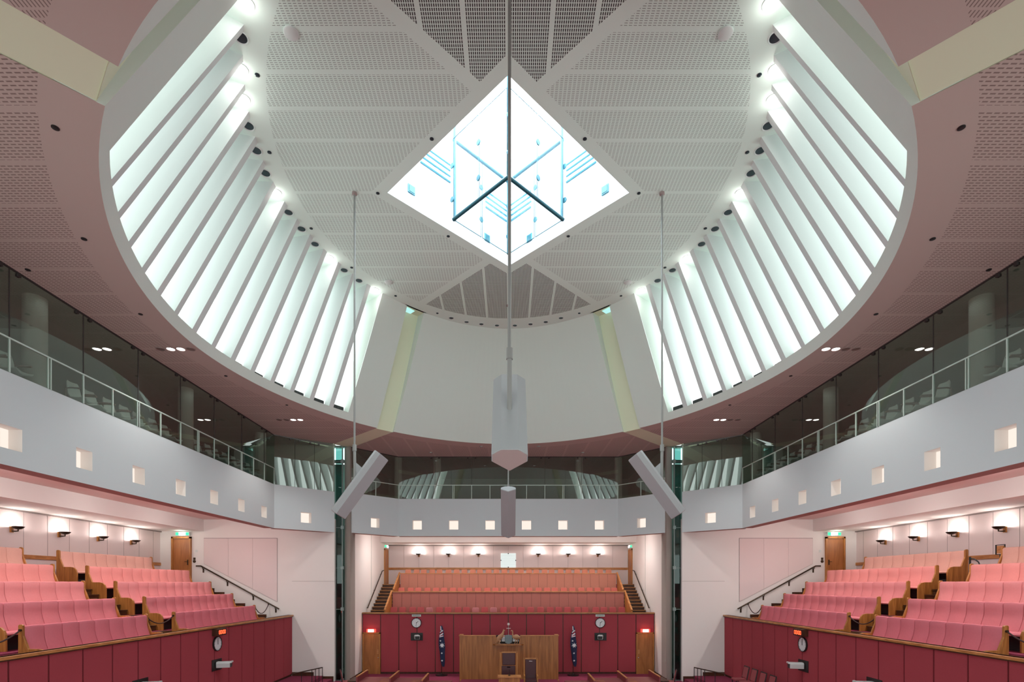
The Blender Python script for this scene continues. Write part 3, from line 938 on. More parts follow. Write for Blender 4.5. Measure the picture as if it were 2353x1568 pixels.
panel_wall('wall_right_front', (10.39, 25.1), (10.39, 25.1 - 0.95 * 22), (-1, 0), 22, 0.27, lab='crimson fabric wall below the right benches')
panel_wall('wall_back_front', (-7.6, 27.2), (7.6, 27.2), (0, -1), 16, 0.0, skip=(0, 15), lab='crimson fabric wall below the back gallery')

# end walls of the side bays, piers and corner glass
for s in (-1, 1):
    nm = SIDE[s]
    m = MB()
    x0, x1 = sorted((s * 8.35, s * 16.8))
    m.box(x0, x1, 25.1, 25.3, 0, H(3.1))
    struct(m.build('wall_%s_end' % nm, 'white'), 'plain white wall at the far end of the %s benches' % nm)
    g = MB()
    x0, x1 = sorted((s * 8.35, s * 10.4))
    g.box(x0, x1, 25.094, 25.1, 3.82 + 0.99, 3.83 + 0.99)
    struct(g.build('trim_joint_%s' % nm, 'seam'))
    # framed acoustic panel
    pn = thing('acoustic_panel', (s * 13.0, 25.08, 6), 'large pale three part acoustic panel with slanted foot on the %s end wall' % nm, 'wall panel')
    XA, XB = 14.62, 11.10
    zt, zA, zB = 6.87, 5.66, 3.84
    fz = lambda x: lerp(zA, zB, (XA - x) / (XA - XB))
    fr = MB().prism([(s * (XA + 0.008), 25.085, zt + 0.025), (s * (XB - 0.008), 25.085, zt + 0.025), (s * (XB - 0.008), 25.085, zB - 0.014), (s * (XA + 0.008), 25.085, zA - 0.010)], (0, 0.02, 0))
    fr.build('shadow_frame', 'seam', pn)
    for i in range(3):
        xa, xb = lerp(XA, XB, i / 3) - 0.004, lerp(XA, XB, (i + 1) / 3) + 0.004
        MB().prism([(s * xa, 25.07, zt), (s * xb, 25.07, zt), (s * xb, 25.07, fz(xb)), (s * xa, 25.07, fz(xa))], (0, 0.02, 0)).build('fabric_panel', 'rear', pn)
    # handrail
    hr = thing('handrail', (s * 13.0, 25.0, 5), 'dark metal handrail climbing the %s end wall' % nm, 'handrail')
    P = [(s * 14.95, 25.0, 5.55), (s * 14.72, 25.0, 5.55), (s * 10.98, 25.0, 3.49)]
    MB().tube(P, 0.032, 8).build('rail', 'bronze', hr, smooth=True)
    for u in (0.02, 0.33, 0.66, 0.95):
        p = lerp(Vector(P[1]), Vector(P[2]), u)
        MB().tube([p, p + Vector((0, 0.0, -0.07)), p + Vector((0, 0.05, -0.11)), p + Vector((0, 0.09, -0.12))], 0.016, 6).box(p.x - 0.03, p.x + 0.03, 25.07, 25.099, p.z - 0.28, p.z - 0.08).build('bracket', 'bronze', hr)
    # door with exit sign
    d = MB()
    xc = 15.68
    dm = thing('door_%d' % (1 if s < 0 else 2), (s * xc, 25.05, 4.69), 'timber door at the top of the %s end wall stairs' % nm, 'door')
    dm['kind'] = 'structure'
    del dm['category']
    MB().box(s * xc - 0.40, s * xc + 0.40, 25.055, 25.10, 4.69, 6.86).build('door_leaf', 'wooddoor', dm)
    f = MB()
    for q in (-1, 1): f.box(s * xc + q * 0.43 - 0.04, s * xc + q * 0.43 + 0.04, 25.0, 25.1, 4.69, 6.95)
    f.box(s * xc - 0.47, s * xc + 0.47, 25.0, 25.1, 6.87, 6.96)
    f.build('door_frame', 'wood', dm)
    hx = s * (xc - 0.30)
    MB().box(hx - 0.025, hx + 0.025, 25.035, 25.06, 5.6, 5.85).tube([(hx, 25.04, 5.75), (hx, 25.0, 5.75), (hx + s * 0.12, 25.0, 5.75)], 0.012, 6).build('door_handle', 'bronze', dm)
    es = thing('exit_sign', (s * (xc - 0.18), 24.97, 7.0), 'glowing green and white exit sign above the %s end wall door' % nm, 'exit sign')
    xs = s * (xc - 0.10)
    MB().box(xs - 0.33, xs + 0.33, 24.95, 25.1, 7.0, 7.165).build('housing', 'lamprim', es)
    for (xa, xb) in ((-0.31, -0.16), (0.16, 0.31)):
        MB().box(xs + xa, xs + xb, 24.943, 24.95, 7.015, 7.15).build('green_face', 'greensign', es)
    MB().box(xs - 0.16, xs + 0.16, 24.943, 24.95, 7.015, 7.15).build('lit_face', 'whitesign', es)
    light('exit_glow', 'POINT', (xs, 24.8, 7.08), 2.0, (0.95, 1, 0.85), 0.05)
    # small plates beside the door
    for (xx, zz, rr, mt, lb) in ((14.98, 6.27, 0, 'lamprim', 'small white switch plate'), (15.08, 5.90, 0, 'bronze', 'small square bronze plate'), (15.08, 5.77, 1, 'chrome', 'small round dial')):
        if rr: o = MB().lathe([(0.07, 0), (0.07, -0.02), (0.045, -0.02), (0.045, -0.012), (0, -0.012)], (s * xx, 25.1, zz), (0, 1, 0), 16).build('wall_dial', ['bronze'], origin=(s * xx, 25.1, zz))
        else: o = MB().box(s * xx - 0.05, s * xx + 0.05, 25.08, 25.1, zz - 0.055, zz + 0.055).build('switch_plate', mt, origin=(s * xx, 25.09, zz))
        tag(o, '%s beside the %s end wall door' % (lb, nm), 'wall plate')
    # pier and glass slot
    m = MB()
    m.prism([(s * 7.98, 25.45, 0), (s * 7.6, 25.1, 0), (s * 7.6, 25.9, 0), (s * 7.9, 26.2, 0)], (0, 0, H(HS)))
    struct(m.build('pillar_%d' % (1 if s < 0 else 2), 'pier'), 'pale corner pillar beside the %s glass slot' % nm)
    wn += 1
    x0, x1 = sorted((s * 8.03, s * 8.35))
    g = MB().box(x0, x1, 25.28, 25.29, 0, H(HS))
    struct(g.build('window_%d' % wn, 'slotglass'), 'tall narrow glass slot at the %s back corner' % nm)
    g = MB()
    xx = s * 8.02
    g.box(xx - 0.02, xx + 0.02, 25.22, 25.3, 0, H(HS))
    for zz in (0.02, 3.45, 5.45, 7.4, 10.6):
        g.box(x0, x1, 25.25, 25.29, zz, zz + 0.02)
        g.box(xx - 0.07, xx + 0.07, 25.2, 25.3, zz - 0.06, zz + 0.10)
    struct(g.build('trim_slot_%s' % nm, 'slotsteel'), 'steel frame and clamps of the %s glass slot' % nm)
    m = MB()          # dim lobby seen through the slot
    m.poly([(s * 7.6, 29, 0), (s * 12, 29, 0), (s * 12, 29, H(HS)), (s * 7.6, 29, H(HS))])
    m.poly([(s * 7.75, 25.4, 0), (s * 12, 25.4, 0), (s * 12, 29, 0), (s * 7.75, 29, 0)])
    m.poly([(s * 12, 25.25, 0), (s * 12, 29, 0), (s * 12, 29, 11.5), (s * 12, 25.25, 11.5)])
    m.poly([(s * 7.6, 25.25, H(HS) + 0.06), (s * 12, 25.25, H(HS) + 0.06), (s * 12, 29, H(HS) + 0.06), (s * 7.6, 29, H(HS) + 0.06)])
    m.poly([(s * 7.86, 25.6, 0), (s * 7.86, 29, 0), (s * 7.86, 29, 11.5), (s * 7.86, 25.6, 11.5)])
    struct(m.build('wall_%s_lobby' % nm, 'gfloor'))
    g = MB().poly([(s * 8.0, 25.7, H(HS) + 0.02), (s * 9.4, 25.7, H(HS) + 0.02), (s * 9.4, 28, H(HS) + 0.02), (s * 8.0, 28, H(HS) + 0.02)])  # unseen emitter added under the lobby roof to lift the dark slot
    wn += 1
    struct(g.build('window_%d' % wn, 'lobbyfill'), 'unseen glowing sheet added to light the %s corner lobby' % nm)

# side bays: rear wall, ceiling, bulkhead, soffit
for s in (-1, 1):
    nm = SIDE[s]
    m = MB().box(*sorted((s * 16.73, s * 16.95)), 4, 25.2, 2.0, 7.3)
    struct(m.build('wall_%s' % nm, 'rear'), 'pale pink panelled rear wall of the %s benches' % nm)
    g = MB()
    for i in range(22):
        y = 24.6 - 0.94 * i
        g.box(*sorted((s * 16.722, s * 16.73)), y - 0.0035, y + 0.0035, 5.72, 7.17)
    g.box(*sorted((s * 16.66, s * 16.73)), 4, 25.1, 7.17, 7.22)
    struct(g.build('trim_panel_joints_%s' % nm, 'seam'))
    g = MB().box(*sorted((s * 16.69, s * 16.73)), 4, 25.1, 5.57, 5.71)
    struct(g.build('trim_dado_%s' % nm, 'woodl'), 'timber dado rail along the %s rear wall' % nm)
    m = MB()
    m.poly([(s * 14.79, 4, H(2.502)), (s * 16.8, 4, H(2.502)), (s * 16.8, 25.1, H(2.502)), (s * 14.79, 25.1, H(2.502))])
    m.box(*sorted((s * 14.64, s * 14.80)), 4, 25.1, H(2.5), H(3.07))
    struct(m.build('ceiling_%s_bay' % nm, 'white'), 'white bulkhead and ceiling over the %s benches' % nm)
    m = MB().poly([(s * 8.3, 4, H(3.07)), (s * 14.7, 4, H(3.07)), (s * 14.7, 25.15, H(3.07)), (s * 8.3, 25.15, H(3.07))]) if False else MB().poly([(s * 10.84, 4, H(3.07)), (s * 14.7, 4, H(3.07)), (s * 14.7, 25.15, H(3.07)), (s * 8.7, 25.15, H(3.07)), (s * 10.84, 23.2, H(3.07))])
    struct(m.build('ceiling_%s_soffit' % nm, 'baysoffit'), 'pinkish soffit between parapet and bulkhead on the %s' % nm)
    for i, y in enumerate((10.5, 14.2, 17.9, 21.6)):
        p = Vector((s * 12.6, y, H(3.07) - 0.002))
        downlight(p, 0.07, 1, '%s small lit downlight from the camera in the soffit over the %s benches' % (ORD[i], nm), 'downlights over the %s benches' % nm)
        light('bay_lamp', 'SPOT', (p.x, p.y, p.z - 0.05), L_BAY * 0.85, (1, 0.95, 0.92), 0.12, angle=2.9, blend=0.8)
        light('bay_lamp_spill', 'POINT', (p.x, p.y, p.z - 0.16), L_BAY * 0.20, (1, 0.95, 0.92), 0.1)

# ------------------------------------------------------------------ tiers and benches
XK = [10.55, 11.6, 12.62, 13.62, 14.6, 15.6]
ZK = [2.55 + 0.535 * k for k in range(5)]
for s in (-1, 1):
    nm = SIDE[s]
    m = MB()
    for k in range(5):
        xa = XK[k] + (0.07 if k else -0.05)
        xb = XK[k + 1] + 0.07 if k < 4 else 16.75
        m.box(*sorted((s * xa, s * xb)), 4, 25.1, 2.0 if k else 0.4, ZK[k])
    struct(m.build('floor_%s_benches' % nm, 'carpet'), 'stepped carpeted floor under the %s benches' % nm)
    ysn, ysf = (16.77, 18.1) if s < 0 else (16.5, 17.78)
    for (ya, yb, lab) in ((ysn + 0.04, ysf - 0.04, 'in the aisle between the %s bench blocks' % nm), (23.95, 25.09, 'against the %s end wall' % nm)):
        t = MB()
        for k in range(4):
            xr = XK[k + 1] + 0.07
            for j, (dx, dz) in enumerate(((0.50, 0.178), (0.25, 0.357))):
                t.box(*sorted((s * (xr - dx), s * xr)), ya, yb, ZK[k] + 0.001, ZK[k] + dz)
            for (dx, dz) in ((0.50, 0.178), (0.25, 0.357), (0.0, 0.535)):     # nosings
                t.box(*sorted((s * (xr - dx - 0.03), s * (xr - dx + 0.24))), ya, yb, ZK[k] + dz - 0.03, ZK[k] + dz + 0.004)
        o = t.build('stairs', 'woodd', origin=(s * 12, ya, 2.55))
        tag(o, 'dark timber stairs ' + lab, 'stairs')
    g = MB()                       # stepped skirting on the end wall
    pts = [(10.5, ZK[0]), (10.5, ZK[0] + 0.12)]
    lo = []
    for k in range(4):
        xr = XK[k + 1] + 0.02
        for (dx, dz) in ((0.52, 0.178), (0.27, 0.357), (0.0, 0.535)):
            pass
        x_in = XK[k] + 0.02 if k else 10.5
        g.box(*sorted((s * x_in, s * (xr - 0.45))), 25.06, 25.1, ZK[k], ZK[k] + 0.14)
        g.box(*sorted((s * (xr - 0.50), s * (xr - 0.02))), 25.06, 25.1, ZK[k], ZK[k] + 0.178 + 0.15)
        g.box(*sorted((s * (xr - 0.25), s * (xr + 0.03))), 25.06, 25.1, ZK[k], ZK[k] + 0.357 + 0.14)
    g.box(*sorted((s * 14.6, s * 15.2)), 25.06, 25.1, ZK[4], ZK[4] + 0.08)
    struct(g.build('baseboard_%s' % nm, 'woodd'), 'stepped dark timber skirting on the %s end wall' % nm)

PROF = [(0.06, 1.135), (0.02, 1.15), (-0.03, 1.14), (-0.05, 1.10), (-0.05, 0.95), (-0.055, 0.84), (-0.075, 0.74), (-0.11, 0.63), (-0.15, 0.52), (-0.185, 0.44)]
def cushion(y0, y1):
    """one backrest cushion, d along -x (towards the chamber), local frame"""
    n = len(PROF)
    m = MB()
    st = [(0.0, 0.036), (0.010, 0.012), (0.045, 0.0), (0.5, -0.004), (0.955, 0.0), (0.990, 0.012), (1.0, 0.036)]
    vs = []
    W = y1 - y0
    for (u, ins) in st:
        uu = u * W if u in (0, 0.5, 1) else (u * 0.525 if u < 0.5 else W - (1 - u) * 0.525)
        for i, (d, z) in enumerate(PROF):
            vs.append((d + ins, y0 + 0.002 + uu * (W - 0.004) / W, z - (ins if i < 3 else 0)))
    fs = [(a * n + i, a * n + i + 1, (a + 1) * n + i + 1, (a + 1) * n + i) for a in range(len(st) - 1) for i in range(n - 1)]
    bk = len(vs)
    vs += [(0.065, y0, 0.40), (0.065, y1, 0.40), (0.065, y0, 1.11), (0.065, y1, 1.11)]
    k = (len(st) - 1) * n
    fs += [(bk, bk + 2) + tuple(range(0, n)), (bk + 1, bk + 3) + tuple(range(k, k + n)), (bk, bk + 1, bk + 3, bk + 2)]
    return m.add(vs, fs)
def bench(s, k, y0, y1, nseg, label):
    xb, z0 = XK[k + 1], ZK[k]
    t = thing('bench', (s * xb, (y0 + y1) / 2, z0), label, 'bench', 'pink upholstered benches on the %s' % SIDE[s])
    def put(m): m.v = [(s * (xb + x), y, z0 + z) for x, y, z in m.v]; return m
    a0, a1 = y0 + 0.05, y1 - 0.05
    W = (a1 - a0) / nseg
    for i in range(nseg):
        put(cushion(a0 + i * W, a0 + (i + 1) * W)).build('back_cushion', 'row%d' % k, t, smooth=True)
    sp = [(-0.10, 0.44), (-0.5, 0.46), (-0.60, 0.445), (-0.63, 0.41), (-0.61, 0.375), (-0.10, 0.36)]
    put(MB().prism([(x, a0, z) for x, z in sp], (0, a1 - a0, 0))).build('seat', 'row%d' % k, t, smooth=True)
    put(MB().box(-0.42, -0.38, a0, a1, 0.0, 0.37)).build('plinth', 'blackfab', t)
    ep = [(0.07, 0.0), (0.07, 1.16), (0.045, 1.185), (-0.01, 1.185), (-0.04, 1.16), (-0.045, 0.92), (-0.17, 0.60), (-0.42, 0.60), (-0.53, 0.575), (-0.61, 0.50), (-0.645, 0.40), (-0.65, 0.0)]
    for (ya, yb) in ((y0, y0 + 0.055), (y1 - 0.055, y1)):
        put(MB().prism([(x, ya, z) for x, z in ep], (0, yb - ya, 0))).build('end_panel', 'wood', t, bevel=0.006)
    return t
RW = ['front', 'second', 'middle', 'fourth', 'rear']
for s in (-1, 1):
    nm = SIDE[s]
    n0, n1, f0, f1 = (12.43, 16.77, 18.1, 23.9) if s < 0 else (12.17, 16.5, 17.78, 23.9)
    for k in range(5):
        yy = f1 if k < 4 else 22.85
        bench(s, k, f0, yy, 11 if k < 4 else 9, '%s row pink bench of the far block, nearest the %s end wall' % (RW[k], nm))
        bench(s, k, n0, n1, 8, '%s row pink bench of the near block before the %s aisle stairs' % (RW[k], nm))
    # ropes across the aisle
    def rope(A, B, sag, lab):
        A, B = Vector(A), Vector(B)
        P = [lerp(A, B, i / 12) - Vector((0, 0, sag * 4 * (i / 12) * (1 - i / 12))) for i in range(13)]
        t = thing('barrier_rope', (A + B) / 2, lab, 'rope barrier')
        MB().tube(P, 0.018, 6).build('rope', 'rope', t, smooth=True)
        for p in (A, B): MB().lathe([(0.028, -0.03), (0.032, 0), (0.028, 0.03)], p, (0, 1, 0), 10).build('hook', 'bronze', t)
    xb = XK[1]
    rope((s * xb, n1 + 0.02, 3.60), (s * xb, f0 - 0.02, 3.60), 0.22, 'dark rope sagging across the %s aisle between the front benches' % nm)
    rope((s * xb, n0 - 0.02, 3.60), (s * xb, n0 - 1.3, 3.45), 0.18, 'dark rope hooked to the camera end of the %s front bench' % nm)
    rope((s * xb, 23.93, 3.62), (s * (xb - 0.1), 25.05, 3.72), 0.36, 'dark rope between front bench and %s end wall' % nm)
    # sconces on the rear wall
for (i, s) in [(i, s) for s in (-1, 1) for i in range(4)]:
    pass
def sconce(base, d, lab, group):
    """base on the wall, d = horizontal direction off the wall"""
    b, d = Vector(base), Vector(d)
    w = d.cross(Vector((0, 0, 1)))
    t = thing('wall_sconce', b, lab, 'wall lamp', group)
    MB().obox(b + d * 0.02, w * 0.055, d * 0.02, (0, 0, 0.10)).build('back_plate', 'wood', t)
    MB().tube([b + d * 0.03 + Vector((0, 0, -0.05)), b + d * 0.13 + Vector((0, 0, -0.06)), b + d * 0.24 + Vector((0, 0, -0.05)), b + d * 0.24 + Vector((0, 0, 0.01))], 0.022, 8).build('arm', 'bronze', t, smooth=True)
    c = b + d * 0.24 + Vector((0, 0, 0.0))
    prof = [(0.03, 0.0), (0.09, 0.018), (0.14, 0.05), (0.172, 0.095), (0.182, 0.10), (0.168, 0.10), (0.13, 0.06), (0.08, 0.035), (0.0, 0.03)]
    MB().lathe(prof, c, seg=28).build('bowl', 'bronze', t, smooth=True)
    MB().lathe([(0.05, 0.045), (0.05, 0.075), (0.0, 0.08)], c, seg=14).build('bulb', 'sconceglow', t, smooth=True)
    light('sconce_lamp', 'POINT', c + Vector((0, 0, 0.13)), L_SCONCE, (1, 0.92, 0.86), 0.05)
for s in (-1, 1):
    for i, y in enumerate((17.56, 19.42, 21.27, 23.13)):
        sconce((s * 16.72, y, 6.53), (-s, 0, 0), '%s bronze bowl sconce from the camera on the %s rear wall' % (ORD[i], SIDE[s]), 'sconces on the %s rear wall' % SIDE[s])

# ------------------------------------------------------------------ side wall clocks, displays, cameras
SEG = {'a': (0, 1, 1, 1), 'b': (1, 1, 1, 0.5), 'c': (1, 0.5, 1, 0), 'd': (0, 0, 1, 0), 'e': (0, 0, 0, 0.5), 'f': (0, 0.5, 0, 1)}
def clock(c, n, r, hh, mh, lab):
    """hh, mh: hand angles from 12, clockwise as seen from the chamber"""
    c, n = Vector(c), Vector(n)
    right = n.cross(Vector((0, 0, 1))) * -1
    up = Vector((0, 0, 1))
    t = thing('wall_clock', c, lab, 'clock')
    MB().lathe([(r * 1.10, 0), (r * 1.12, 0.05), (r * 1.05, 0.065), (r, 0.06), (r, 0.0)], c, n, 40).build('rim', 'black', t, smooth=True)
    MB().lathe([(r * 1.02, 0.0), (r * 1.02, 0.045), (0, 0.046)], c, n, 40).build('face', 'clockface', t)
    tk = MB()
    for i in range(12):
        a = i * PI / 6
        d = right * math.sin(a) + up * math.cos(a)
        tk.obox(c + n * 0.048 + d * r * 0.88, d * r * 0.06, d.cross(n) * 0.006, n * 0.002)
    tk.build('hour_marks', 'ink', t)
    for nm_, a, L, wd in (('hour_hand', hh, 0.55, 0.012), ('minute_hand', mh, 0.85, 0.008)):
        d = right * math.sin(a) + up * math.cos(a)
        MB().obox(c + n * 0.054 + d * r * L * 0.42, d * r * L * 0.58, d.cross(n) * wd, n * 0.002).build(nm_, 'black', t)
    return t
def display(c, n, lab):
    c, n = Vector(c), Vector(n)
    right = n.cross(Vector((0, 0, 1))) * -1
    up = Vector((0, 0, 1))
    t = thing('digital_timer', c, lab, 'digital clock')
    MB().obox(c + n * 0.1, right * 0.29, n * 0.10, up * 0.12).build('housing', 'redgap', t)
    MB().obox(c + n * 0.203, right * 0.27, n * 0.004, up * 0.10).build('screen', 'black', t)
    m = MB()
    for i, x0 in enumerate((-0.21, -0.105, 0.025, 0.13)):
        for (a, b, a2, b2) in SEG.values():
            p = c + n * 0.21 + right * (x0 + 0.07 * a) + up * (-0.06 + 0.12 * b)
            q = c + n * 0.21 + right * (x0 + 0.07 * a2) + up * (-0.06 + 0.12 * b2)
            d = (q - p).normalized()
            m.obox((p + q) / 2, d * ((q - p).length / 2 - 0.004), d.cross(n) * 0.010, n * 0.003)
    for zz in (-0.03, 0.03): m.obox(c + n * 0.21 + up * zz - right * 0.0, right * 0.008, up * 0.008, n * 0.003)
    m.build('digits', 'led', t)
    return t
def wall_camera(c, n, aim, lab, w=0.31, h=0.20):
    c, n, aim = Vector(c), Vector(n), Vector(aim).normalized()
    right = n.cross(Vector((0, 0, 1))) * -1
    up = Vector((0, 0, 1))
    t = thing('wall_camera', c, lab, 'camera')
    MB().obox(c + n * 0.012, right * w, n * 0.006, up * h).build('recess_plate', 'black', t)
    sd = aim.cross(up).normalized()
    p = c + n * 0.05 + aim * 0.17
    prof = [(-0.12, -0.10), (0.12, -0.10), (0.135, 0.06), (0.10, 0.11), (-0.10, 0.11), (-0.135, 0.06)]
    MB().prism([p - aim * 0.2 + sd * a + up * b for a, b in prof], aim * 0.45).build('body', 'camgrey', t, bevel=0.008)
    MB().prism([p + aim * 0.255 + sd * a * 0.88 + up * (b * 0.88) for a, b in prof], aim * 0.012).build('lens_window', 'black', t)
    MB().prism([p + aim * 0.25 + sd * a * 1.06 + up * (b * 1.06 + 0.004) for a, b in prof[2:]] , aim * 0.05).build('hood', 'camgrey', t)
    return t
for s, yc in ((-1, 18.58), (1, 18.36)):
    nm = SIDE[s]
    n = (-s, 0, 0)
    X0 = s * 10.38
    clock((X0, yc, 2.57), n, 0.235, 0, 0.03, 'round white wall clock on the %s crimson wall' % nm)
    display((X0, yc, 2.99), n, 'red digital timer reading 00:00 above the %s wall clock' % nm)
    wall_camera((X0, yc, 1.82), n, (-s, 0.25, 0), 'grey box camera poking from a black recess in the %s crimson wall' % nm)
    wall_camera((X0, 14.72 if s < 0 else 14.8, 1.82), n, (-s, 0.2, 0), 'camera in a black recess low at the picture edge of the %s crimson wall' % nm)

# ------------------------------------------------------------------ back bay
m = MB().box(-7.9, 7.9, 33.3, 33.5, 2.4, 7.5)
struct(m.build('wall_back', 'rear'), 'pale pink panelled wall at the back of the back gallery seats')
g = MB()
for i in range(-8, 9): g.box(i * 0.95 - 0.004, i * 0.95 + 0.004, 33.29, 33.3, 5.72, 7.1)
g.box(-7.8, 7.8, 33.22, 33.3, 7.10, 7.16)
struct(g.build('trim_panel_joints_back', 'seam'))
g = MB().box(-7.8, 7.8, 33.26, 33.3, 5.57, 5.72)
struct(g.build('trim_dado_back', 'woodl'), 'timber dado rail along the back wall')
m = MB()
m.poly([(-7.9, 31.24, H(2.442)), (7.9, 31.24, H(2.442)), (7.9, 33.4, H(2.442)), (-7.9, 33.4, H(2.442))])
m.box(-7.9, 7.9, 31.1, 31.25, H(2.44), H(3.07))
struct(m.build('ceiling_back_bay', 'white'), 'white bulkhead and ceiling over the back seats')
m = MB().poly([(-7.9, 25.7, H(3.07)), (-5.8, 27.6, H(3.07)), (5.8, 27.6, H(3.07)), (7.9, 25.7, H(3.07)), (7.9, 31.2, H(3.07)), (-7.9, 31.2, H(3.07))])
struct(m.build('ceiling_back_soffit', 'baysoffit'))
for s in (-1, 1):
    m = MB().box(*sorted((s * 7.62, s * 7.85)), 25.75, 33.4, 0, 7.8)
    struct(m.build('wall_back_%s' % SIDE[s], 'white'), 'white side wall on the %s of the back gallery' % SIDE[s])
for i, xx in enumerate((-5.7, -1.9, 1.9, 5.7)):
    p = Vector((xx, 28.1, H(3.07) - 0.002))
    downlight(p, 0.07, 1, '%s small downlight from the left in the soffit over the back seats' % ORD[i], 'downlights over the back seats')
    light('bay_lamp', 'SPOT', (p.x, p.y, p.z - 0.05), L_BAY * 1.2, (1, 0.94, 0.90), 0.12, angle=2.9, blend=0.8)
    light('bay_lamp_spill', 'POINT', (p.x, p.y, p.z - 0.16), L_BAY * 0.22, (1, 0.94, 0.90), 0.1)
for i, xx in enumerate((-5.7, -3.8, -1.9, 1.9, 3.8, 5.7)):
    sconce((xx, 33.29, 6.50), (0, -1, 0), '%s bronze bowl sconce from the left on the back wall' % ORD[i], 'sconces on the back wall')
wb = thing('booth_window', (0, 33.28, 6.1), 'square pale glass window with dark clips in the middle of the back wall', 'window')
MB().box(-0.48, 0.48, 33.25, 33.29, 5.72, 6.63).build('pane', 'boardwhite', wb)
g = MB()
for (a, b) in ((0, 6.61), (0, 5.74), (-0.47, 6.18), (0.47, 6.18)): g.box(a - 0.03, a + 0.03, 33.235, 33.26, b - 0.03, b + 0.03)
g.build('clips', 'black', wb)
g = MB()
for i in range(8): g.box(-0.46, 0.46, 33.247, 33.251, 5.8 + 0.1 * i, 5.808 + 0.1 * i)
g.build('reflection_lines', 'steel', wb)  # lines of the reflection in the pane, drawn as thin strips

FL = [2.52, 3.54, 4.66]        # row floors
m = MB().box(-7.6, 7.6, 27.25, 29.15, 2.0, FL[0]).box(-6.5, 6.5, 29.15, 31.25, 2.0, FL[1]).box(-6.55, 6.55, 31.25, 33.3, 2.0, FL[2])
struct(m.build('floor_back_seats', 'carpet'), 'stepped floor under the back gallery seats')
for (nm, Y, zt, zb, mt, lab) in (('lower', 29.1, 4.27, 2.55, 'deskA', 'long terracotta panelled desk front across the middle of the back gallery'), ('upper', 31.2, 5.33, 3.56, 'deskB', 'long paler terracotta panelled desk front across the top of the back gallery')):
    t = thing('gallery_desk', (0, Y, zb), lab, 'desk')
    MB().box(-6.45, 6.45, Y + 0.03, Y + 0.08, zb, zt - 0.03).build('backing', 'redgap', t)
    p = MB()
    for i in range(25):
        x0 = -6.45 + 12.9 * i / 25
        p.box(x0 + 0.006, x0 + 0.516 - 0.006, Y, Y + 0.03, zb, zt - 0.05)
    p.build('panels', mt, t)
    MB().box(-6.5, 6.5, Y - 0.03, Y + 0.45, zt - 0.05, zt).build('desk_top', 'woodl', t)
    for s in (-1, 1):
        w_ = MB().prism([(s * 6.5, Y + 0.1, zt), (s * 6.5, Y + 0.1, zb - 0.6), (s * 6.5, Y - 1.6, zb - 0.6), (s * 6.5, Y - 1.6, zt - 1.0), (s * 6.5, Y - 1.45, zt - 0.92)], (s * 0.04, 0, 0))
        w_.build('wing_panel', 'wood', t)
        MB().tube([(s * 6.52, Y + 0.1, zt + 0.02), (s * 6.52, Y - 1.6, zt - 0.98)], 0.055, 6).build('wing_rail', 'woodl', t)
# stairs beside the seats
for s in (-1, 1):
    t = MB()
    n = 12
    for i in range(n):
        z1 = FL[0] + (FL[2] - FL[0]) * (i + 1) / n
        y0 = 27.9 + (31.9 - 27.9) * i / n
        x0, x1 = sorted((s * 6.56, s * 7.6))
        t.box(x0, x1, y0, 33.25 if i == n - 1 else 32.0, FL[0], z1 + (0.003 if i == n - 1 else 0))
        t.box(x0, x1, y0 - 0.035, y0 + 0.1, z1 - 0.03, z1 + 0.004, 1)
    o = t.build('stairs', ['woodd', 'woodl'], origin=(s * 7.1, 28, FL[0]))
    tag(o, 'steep timber stairs on the %s of the back gallery seats' % SIDE[s], 'stairs')
    hr = thing('handrail', (s * 7.5, 30, 4), 'dark handrail beside the back gallery stairs on the %s' % SIDE[s], 'handrail')
    P = [Vector((s * 7.53, 27.95, 3.40)), Vector((s * 7.53, 31.2, 5.45)), Vector((s * 7.53, 31.6, 5.50))]
    MB().tube(P, 0.03, 8).build('rail', 'bronze', hr, smooth=True)
    for u in (0.05, 0.5, 0.95):
        p = lerp(P[0], P[1], u)
        MB().tube([p, p + Vector((0, 0, -0.08)), p + Vector((s * 0.09, 0, -0.1))], 0.014, 6).build('bracket', 'bronze', hr)
    dm = bpy.data.objects.new('door_%d' % (3 if s < 0 else 4), None)
    COL.objects.link(dm)
    dm.location = (s * 7.6, 32.5, FL[2])
    dm['_w'] = (s * 7.6, 32.5, FL[2])
    struct(dm, 'timber door at the top of the %s back gallery stairs' % SIDE[s])
    MB().box(*sorted((s * 7.585, s * 7.62)), 32.10, 32.90, FL[2], 6.78).build('door_leaf', 'wooddoor', dm)
    f = MB()
    f.box(*sorted((s * 7.56, s * 7.63)), 32.02, 32.11, FL[2], 6.85).box(*sorted((s * 7.56, s * 7.63)), 32.89, 32.98, FL[2], 6.85).box(*sorted((s * 7.56, s * 7.63)), 32.02, 32.98, 6.77, 6.86)
    f.build('door_frame', 'wood', dm)
    es = thing('exit_sign', (s * 7.55, 32.4, 6.95), 'small glowing exit sign over the %s door of the back gallery' % SIDE[s], 'exit sign')
    MB().box(*sorted((s * 7.50, s * 7.62)), 32.15, 32.7, 6.92, 7.08).build('housing', 'lamprim', es)
    MB().box(*sorted((s * 7.492, s * 7.50)), 32.17, 32.68, 6.935, 7.065).build('lit_face', 'whitesign', es)
    MB().box(*sorted((s * 7.49, s * 7.6)), 32.144, 32.15, 6.935, 7.065).build('green_face', 'greensign', es)

